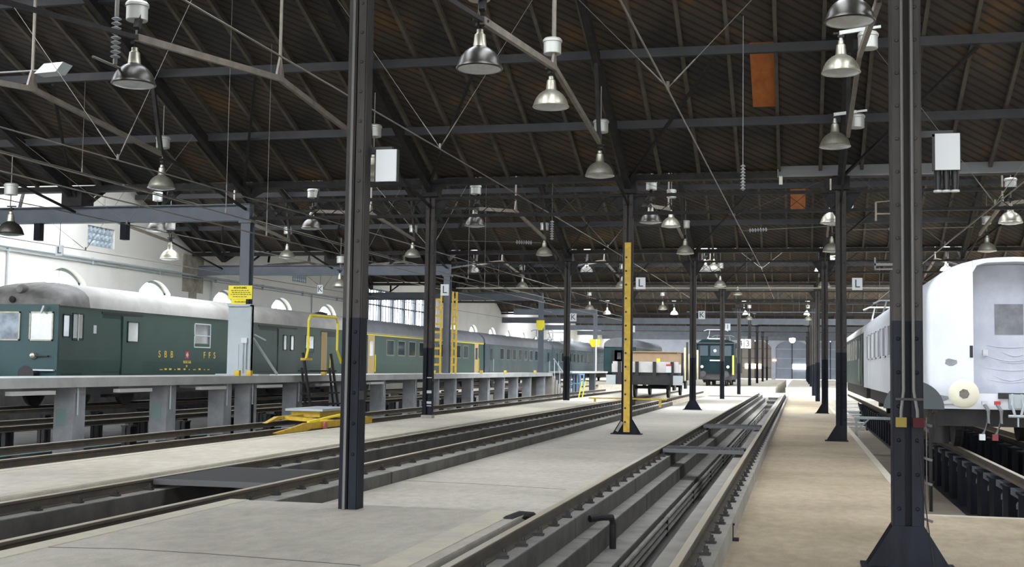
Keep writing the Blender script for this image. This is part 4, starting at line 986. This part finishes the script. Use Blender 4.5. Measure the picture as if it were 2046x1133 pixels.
# --- green coach on the empty track's far end
t = coach('dark green coach with arched end behind the flat wagon', -15.85, 112, 134, M_green2, M_roofs, [(116 + i * 1.9, 117.1 + i * 1.9) for i in range(8)], name='passenger_coach', zg=3.2, zt=4.05, zb=.9, wz=(2.0, 2.8))
b = MB(); b.box(-16.3, -15.5, 111.75, 111.98, .9, 2.9); b.build('end_door', M_white, t); MB().box(-16.05, -15.7, 111.7, 111.76, 2.1, 2.7).build('pane', M_gwin, t)
b = MB(); b.box(-17.25, -14.45, 111.9, 112, .9, 3.15); b.build('end_wall', M_greenf, t)
# --- flat wagon with load
t = thing('flat_wagon', 'grey boarded flat wagon with dark stakes on the second track', 'wagon', (-6.4, 58, 0))
MB().box(-7.8, -5.0, 53, 63.5, 1.0, 1.14).build('deck', M_frame, t)
b = MB(); b.box(-7.8, -5.0, 52.98, 53.06, 1.14, 1.6); b.build('end_board', M_greyb, t)
for x in (-7.83, -4.97): MB().box(x - .03, x + .03, 53.1, 63.4, 1.14, 1.5).build('side_board', M_greyb, t)
for x in (-7.5, -6.75, -6.0, -5.25): MB().box(x - .07, x + .07, 52.86, 52.98, .9, 1.6).build('stake', M_frame, t)
b = MB(); b.box(-7.7, -5.1, 52.85, 53.05, .62, 1.0); b.box(-7.3, -5.5, 53, 63, .62, 1.0); b.build('headstock', M_frame, t)
for x in (-7.85, -5.0): MB().box(x - .2, x + .2, 52.8, 52.95, .62, 1.02).build('corner_plate', M_greyl, t)
for x in (-7.28, -5.52):
    MB().lathe([(.23, -.62), (.22, -.58), (.1, -.55), (.1, 0)], (x, 52.85, .85), 'y', 18).build('buffer', M_frame, t, True)
for yc in (55.4, 61):
    b = MB()
    for s in (-1, 1): b.lathe([(.1, -.06), (.46, -.05), (.46, .06), (.1, .07)], (-6.4 + s * .74, yc, .48), 'x', 20); b.box(-6.4 + s * 1.0 - .05, -6.4 + s * 1.0 + .05, yc - .4, yc + .4, .35, .7)
    b.tube([(-7.2, yc, .48), (-5.6, yc, .48)], .07, 8); b.build('wheelset', M_frame, t)
for i in range(9):
    b = MB(); b.tube([(-4.88, 53.6 + i * 1.15, .8), (-4.88, 53.6 + i * 1.15, 2.0 + .25 * (i % 3))], .05, 8); b.build('side_stake', mat('stake_cream', (.55, .5, .3), .6) if i % 2 else M_frame, t)
b = MB(); b.box(-5.5, -5.28, 52.8, 52.84, 1.15, 1.42); b.build('marker_plate', M_white, t, label='white plate with red top'); MB().box(-5.5, -5.28, 52.8, 52.84, 1.42, 1.5).build('marker_top', M_red, t)
t = thing('plywood_crate', 'brown plywood crate lying on the flat wagon', 'crate', (-6.2, 56, 1.14))
MB().box(-7.35, -5.2, 54.6, 57.5, 1.14, 2.02).build('box', M_wood, t); MB().box(-7.38, -5.17, 54.55, 57.55, 2.02, 2.06).build('lid', M_wood, t); MB().box(-6.1, -5.95, 54.58, 54.6, 1.6, 1.75).build('label', M_yel2, t)
b = MB()
for i in range(6): b.bar((-6.9 + .35 * i, 58.2, 1.2), (-6.7 + .3 * i, 62.5, 1.5 + .1 * (i % 3)), .2, .25)
tag(b.build('timber_load', M_greyb), 'loose grey timber lying behind the plywood crate', 'timber')
b = MB()
for x in (-9.1, -8.95): b.bar((x, 52, .0), (x + .12, 52.2, .75), .03, .03)
tag(b.build('leaning_bars', M_yel2), 'two thin yellow bars leaning near the flat wagon corner', 'bars')
b = MB(); b.box(-7.9, -4.9, 47.4, 47.5, .12, .17); b.box(-7.7, -7.62, 47.4, 47.5, 0, .13); b.box(-5.2, -5.12, 47.4, 47.5, -.16, .13)
tag(b.build('yellow_barrier', M_yel), 'low yellow bar across the second pit before the flat wagon', 'barrier')
# --- green electric loco
M_loco = mat('loco_green', (.004, .011, .0125), .5, col2=(.0065, .016, .0175), scale=1, spec=.06)
t = thing('electric_locomotive', 'dark green electric locomotive with roof pantograph far along the second track', 'locomotive', (-6.4, 105, 0))
b = MB(); b.prism([(-7.85, 1.0), (-4.95, 1.0), (-4.95, 3.3), (-5.4, 3.62), (-7.4, 3.62), (-7.85, 3.3)], 'y', 98, 112); b.build('body', M_loco, t)
b = MB(); b.box(-7.9, -4.9, 97.9, 112.1, 3.3, 3.38); b.build('roof_edge', M_frame, t)
MB().box(-7.7, -5.1, 98.2, 112, .5, 1.0).build('underframe', M_frame, t)
for x in (-7.3, -6.4, -5.5): 
    MB().box(x - .36, x + .36, 97.93, 98, 2.35, 3.15).build('cab_window', mat('loco_glass', (.03, .042, .05), .15, spec=.2), t)
for x in (-7.4, -5.4, -6.4): MB().lathe([(.11, .03), (.12, -.06), (.05, -.1)], (x, 97.98, 1.5 if x != -6.4 else 2.75), 'y', 14).build('headlamp', M_greyl, t, True)
MB().box(-6.8, -6.0, 97.94, 98, 1.95, 2.05).build('number_plate', M_greyl, t)
for x in (-5.0, -7.8): MB().box(x - .06, x + .06, 97.8, 97.95, .9, 2.4).build('handrail', M_yel2, t)
for x in (-7.28, -5.52): MB().lathe([(.24, -.62), (.22, -.58), (.1, -.55), (.1, 0)], (x, 98, .95), 'y', 18).build('buffer', M_frame, t, True)
bogie(t, -6.4, 101, r=.6); bogie(t, -6.4, 108, r=.6); pantograph(t, -6.4, 99.5, 3.8, .3); pantograph(t, -6.4, 109, 3.8, .2)
for i in range(4): win(t, -4.95, 101 + i * 2.2, 102 + i * 2.2, 2.3, 3.0, 1)
# --- white coach
XW = 3.5; WW = 1.4; Y0 = 22.0; Y1 = 43.2
t = thing('white_coach', 'white primed coach with round cream buffer on the posted track', 'coach', (XW, 32, 0))
zb, zg, zt = .8, 2.55, 3.27
def ztop(x): u = min(1, abs(x - XW) / WW); return zg + (zt - zg) * max(0, 1 - u ** 2.4) ** .45
US = [1, .995, .98, .955, .92, .87, .8, .7, .58, .44, .3, .15, 0]
def prof(ins=0.): 
    w_ = WW - ins; k = w_ / WW
    return [(XW - w_, zb), (XW - w_, zg)] + [(XW - u * w_, ztop(XW - u * WW) - ins) for u in US[1:]] + [(XW + u * w_, ztop(XW + u * WW) - ins) for u in reversed(US[1:-1])] + [(XW + w_, zg), (XW + w_, zb)]
b = MB(); b.loft([[(x, Y0 + .5, z) for x, z in prof()], [(x, Y1, z) for x, z in prof()]]); b.build('body', M_wcoach, t, True, 40)
def endring(s, ins):
    xi = XW + s * .66; us = [u for u in US if u * WW > .66]; w_ = WW - ins
    return [(xi, zb), (XW + s * w_, zb), (XW + s * w_, zg - ins)] + [(XW + s * u * w_, ztop(XW + u * WW) - ins) for u in us[1:]] + [(xi, ztop(xi) - ins)]
for s in (-1, 1):
    b = MB(); b.loft([[(x, Y0 + dy, z) for x, z in endring(s, ins)] for dy, ins in ((0, .07), (.02, .035), (.06, .01), (.12, 0), (.52, 0))]); b.build('corner_panel', M_wcoach, t, True, 45)
def lring(ins):
    xs_ = [-.662, -.5, -.3, 0, .3, .5, .662]
    return [(XW + x, ztop(XW + x) - ins) for x in xs_] + [(XW + .662, ztop(XW + .66) - .2), (XW + .6, ztop(XW + .6) - .1), (XW + .45, ztop(XW + .4) - .085), (XW, zt - .085), (XW - .45, ztop(XW + .4) - .085), (XW - .6, ztop(XW + .6) - .1), (XW - .662, ztop(XW + .66) - .2)]
b = MB(); b.loft([[(x, Y0 + dy, z) for x, z in lring(ins)] for dy, ins in ((-.06, .03), (-.03, .005), (.1, 0), (.52, 0))]); b.build('roof_lip', M_wcoach, t, True, 45)
b = MB(); b.box(XW - .66, XW + .66, Y0 + .44, Y0 + .495, .8, 3.16); d = b.build('gangway_door', M_sheet, t); MB().box(XW - .26, XW + .2, Y0 + .432, Y0 + .44, 1.98, 2.5).build('window_cover', mat('window_cover_grey', (.16, .165, .18), .6, col2=(.24, .245, .26), scale=4), d)
for i in range(7):
    z = 1.2 + i * .1 + random.uniform(-.03, .03); xa = XW - .45 + random.uniform(0, .3); xb = XW + .45 - random.uniform(0, .2); sag = random.uniform(.03, .1)
    MB().tube([(xa + (xb - xa) * j / 10, Y0 + .437, z - sag * math.sin(math.pi * j / 10)) for j in range(11)], [.003 + .008 * math.sin(math.pi * j / 10) for j in range(11)], 6).build('sheet_fold', M_sheet, d, True)
MB().box(XW - .46, XW - .38, Y0 + .36, Y0 + .44, 1.62, 1.72).build('handle', M_white, d)
for (x, z, w, h) in ((2.48, 1.5, .12, .06), (2.66, .98, .09, .13), (2.33, .9, .13, .05)):
    b = MB(); b.add([(x + w * .85 * math.cos(a * .628) * (1 + .15 * math.sin(a * 2.3)), Y0 - .003 + .0, z + h * math.sin(a * .628) * (1 + .2 * math.cos(a * 1.7))) for a in range(10)], [tuple(range(10))]); b.build('primer_patch', M_prim, t)
MB().box(2.78, 2.83, Y0 - .012, Y0, 1.58, 1.78).build('cable_socket', M_black, t)
MB().box(XW - 1.25, XW + 1.25, Y0 + .02, Y0 + .3, .72, .98).build('buffer_beam', M_wcoach, t)
for s in (-1, 1):
    b = MB(); x = XW + s * .87
    b.lathe([(.1, 0), (.1, -.45)], (x, Y0 + .05, .98), 'y', 16, 2); b.lathe([(.235, -.43), (.24, -.47), (.2, -.5), (.1, -.515), (.02, -.52)], (x, Y0 + .05, .98), 'y', 28, 0)
    b.lathe([(.085, -.505), (.08, -.526), (.02, -.527)], (x, Y0 + .05, .98), 'y', 7, 1); b.build('buffer', [M_cream, mat('buffer_wear', (.11, .1, .085), .6, col2=(.2, .18, .15), scale=20), M_frame], t, True, 40)
b = MB(); b.box(XW - .12, XW + .12, Y0 - .1, Y0 + .02, .75, .98)
for s in (-1, 1): b.tube([(XW + s * .07, Y0 - .08, .98), (XW + s * .09, Y0 - .16, .8), (XW + s * .05, Y0 - .18, .64)], .022, 8)
b.tube([(XW - .15, Y0 - .18, .62), (XW + .15, Y0 - .18, .62)], .025, 8); b.tube([(XW, Y0 - .18, .62), (XW, Y0 - .18, .45)], .015, 6); b.build('screw_coupling', M_greyl, t, True)
MB().box(XW - .28, XW + .28, Y0 - .03, Y0 + .02, .9, 1.0).build('coupling_plate', M_frame, t)
for x, m in ((2.98, M_white), (3.18, M_red)):
    b = MB(); b.tube([(x, Y0 - .05, .84), (x + .06, Y0 - .2, .7), (x + .05, Y0 - .22, .5), (x - .04, Y0 - .2, .3)], .03, 10); h = b.build('brake_hose', mat('hose_grey', (.2, .2, .2), .6), t, True)
    MB().box(x - .03, x + .06, Y0 - .12, Y0 - .04, .8, .86).build('tap', m, h); MB().box(x - .09, x - .0, Y0 - .25, Y0 - .15, .22, .32).build('hose_head', m if m is M_white else M_red2, h)
MB().box(XW - 1.2, XW + 1.2, Y0 + .35, Y1 - .3, .42, .82).build('underframe', M_frame, t); bogie(t, XW, Y0 + 3.0); bogie(t, XW, Y1 - 3.2)
for x in (2.4, 4.6): MB().lathe([(.14, 0), (.15, .05), (.15, .5), (.1, .55)], (x, Y0 + .9, .1), n=14).build('air_tank', M_frame, t, True)
xs = XW - WW
for i in range(9): win(t, xs - .004, 24.4 + i * 1.95, 25.5 + i * 1.95, 1.68, 2.45, -1, fr=M_wcoach, gl=M_prim)
b = MB(); b.box(xs - .012, xs, 40.4, 41.3, .85, 2.45); b.build('door', M_wcoach, t)
MB().lathe([(.03, 0), (.05, -.05), (.03, -.1)], (2.85, Y0 + .2, 3.12), 'y', 10).build('roof_fitting', M_wcoach, t)
# --- green railcar behind the white coach
t = coach('dark green railcar coupled behind the white coach', XW, 43.8, 62, M_green2, M_roof, [(48 + i * 2, 49 + i * 2) for i in range(6)], name='railcar', w=1.4, zg=2.65, zt=3.15, s=-1, bog=False, doors=((45, 46),))
pantograph(t, XW, 46, 3.3, .25); pantograph(t, XW, 53, 3.3, .3)
# half-round cover, pit steps, bench
t = thing('round_cover', 'dark grey half-round metal cover behind the nearest column', 'cover', (1.95, 21.4, -.95))
b = MB(); b.prism([(1.84 + .48 * math.cos(math.pi * i / 20), .72 + .46 * math.sin(math.pi * i / 20)) for i in range(21)], 'y', 21.5, 21.58); b.build('disc', mat('cover_grey', (.075, .085, .09), .6, spec=.2), t)
b = MB(); b.tube([(1.6, 21.55, -.95), (1.6, 21.55, .75)], .03, 6); b.tube([(2.1, 21.55, -.95), (2.1, 21.55, .75)], .03, 6); b.build('stand', M_iron, t)
t = thing('pit_stairs', 'pale metal stairs leading out of the pit beside the dark column', 'stairs', (2.05, 53, -.95))
for i in range(7): MB().box(1.7, 2.5, 50 + i * 1.1, 50.35 + i * 1.1, -.85 + i * .12, -.81 + i * .12).build('tread', M_white, t)
for x in (1.66, 2.54): MB().bar((x, 49.8, -.93), (x, 57, -.1), .04, .12).build('stringer', M_iron, t)
t = thing('pit_bench', 'narrow grey plank on brackets bridging the pit edge to the rail', 'bench', (2.0, 35.4, -.95))
MB().box(1.45, 2.6, 35.2, 35.7, .02, .08).build('plank', M_greyl, t); b = MB(); b.bar((1.52, 35.3, -.95), (1.52, 35.3, .03), .05, .05); b.bar((1.52, 35.3, -.3), (1.85, 35.3, .03), .04, .04); b.bar((1.52, 35.6, -.95), (1.52, 35.6, .03), .05, .05); b.build('leg', M_greyl, t)

# ------------------------------------------------------------------ light: sky through the glazing and the open front end
w = bpy.data.worlds.new('sky'); SC.world = w; w.use_nodes = True
bg = w.node_tree.nodes['Background']; bg.inputs['Color'].default_value = (.92, .96, 1.0, 1); bg.inputs['Strength'].default_value = 10.0
def portal(name, loc, rot, sx, sy):
    l = bpy.data.lights.new(name, 'AREA'); l.shape = 'RECTANGLE'; l.size = sx; l.size_y = sy; l.cycles.is_portal = True
    o = bpy.data.objects.new(name, l); C.objects.link(o); o.location = loc; o.rotation_euler = rot
for y0, y1, z0, z1 in GL[:9]:
    a = math.atan2(z1 - z0, y1 - y0)
    portal('roof_daylight', ((X0 + X1) / 2, (y0 + y1) / 2, (z0 + z1) / 2 + .2), (a, 0, 0), X1 - X0, math.hypot(y1 - y0, z1 - z0))
portal('front_daylight', (-4, -8.3, 2), (math.pi / 2, 0, 0), 24, 5)
portal('tall_window_daylight', (WX - .5, 77.6, 3.5), (0, -math.pi / 2, 0), 5, 16.7)

# ------------------------------------------------------------------ camera
cam = bpy.data.cameras.new('camera'); co = bpy.data.objects.new('camera', cam); C.objects.link(co)
cam.sensor_width = 36; cam.sensor_fit = 'HORIZONTAL'; cam.lens = 2480 / 2046 * 36
cam.clip_start = .05; cam.clip_end = 1500
co.rotation_euler = Matrix(((0.974259, 0.000888, 0.225432),(0.224969, -0.068000, -0.971990),(0.014466, 0.997685, -0.066449))).to_euler()
co.location = (0, 0, 1.325); SC.camera = co
vs = SC.view_settings; vs.view_transform = 'Standard'; vs.look = 'None'; vs.gamma = 1; vs.use_curve_mapping = False; vs.exposure = 0.3
cy = SC.cycles; cy.use_denoising = True; cy.max_bounces = 6; cy.diffuse_bounces = 4; cy.transparent_max_bounces = 12; cy.sample_clamp_indirect = 8; cy.caustics_reflective = False; cy.caustics_refractive = False
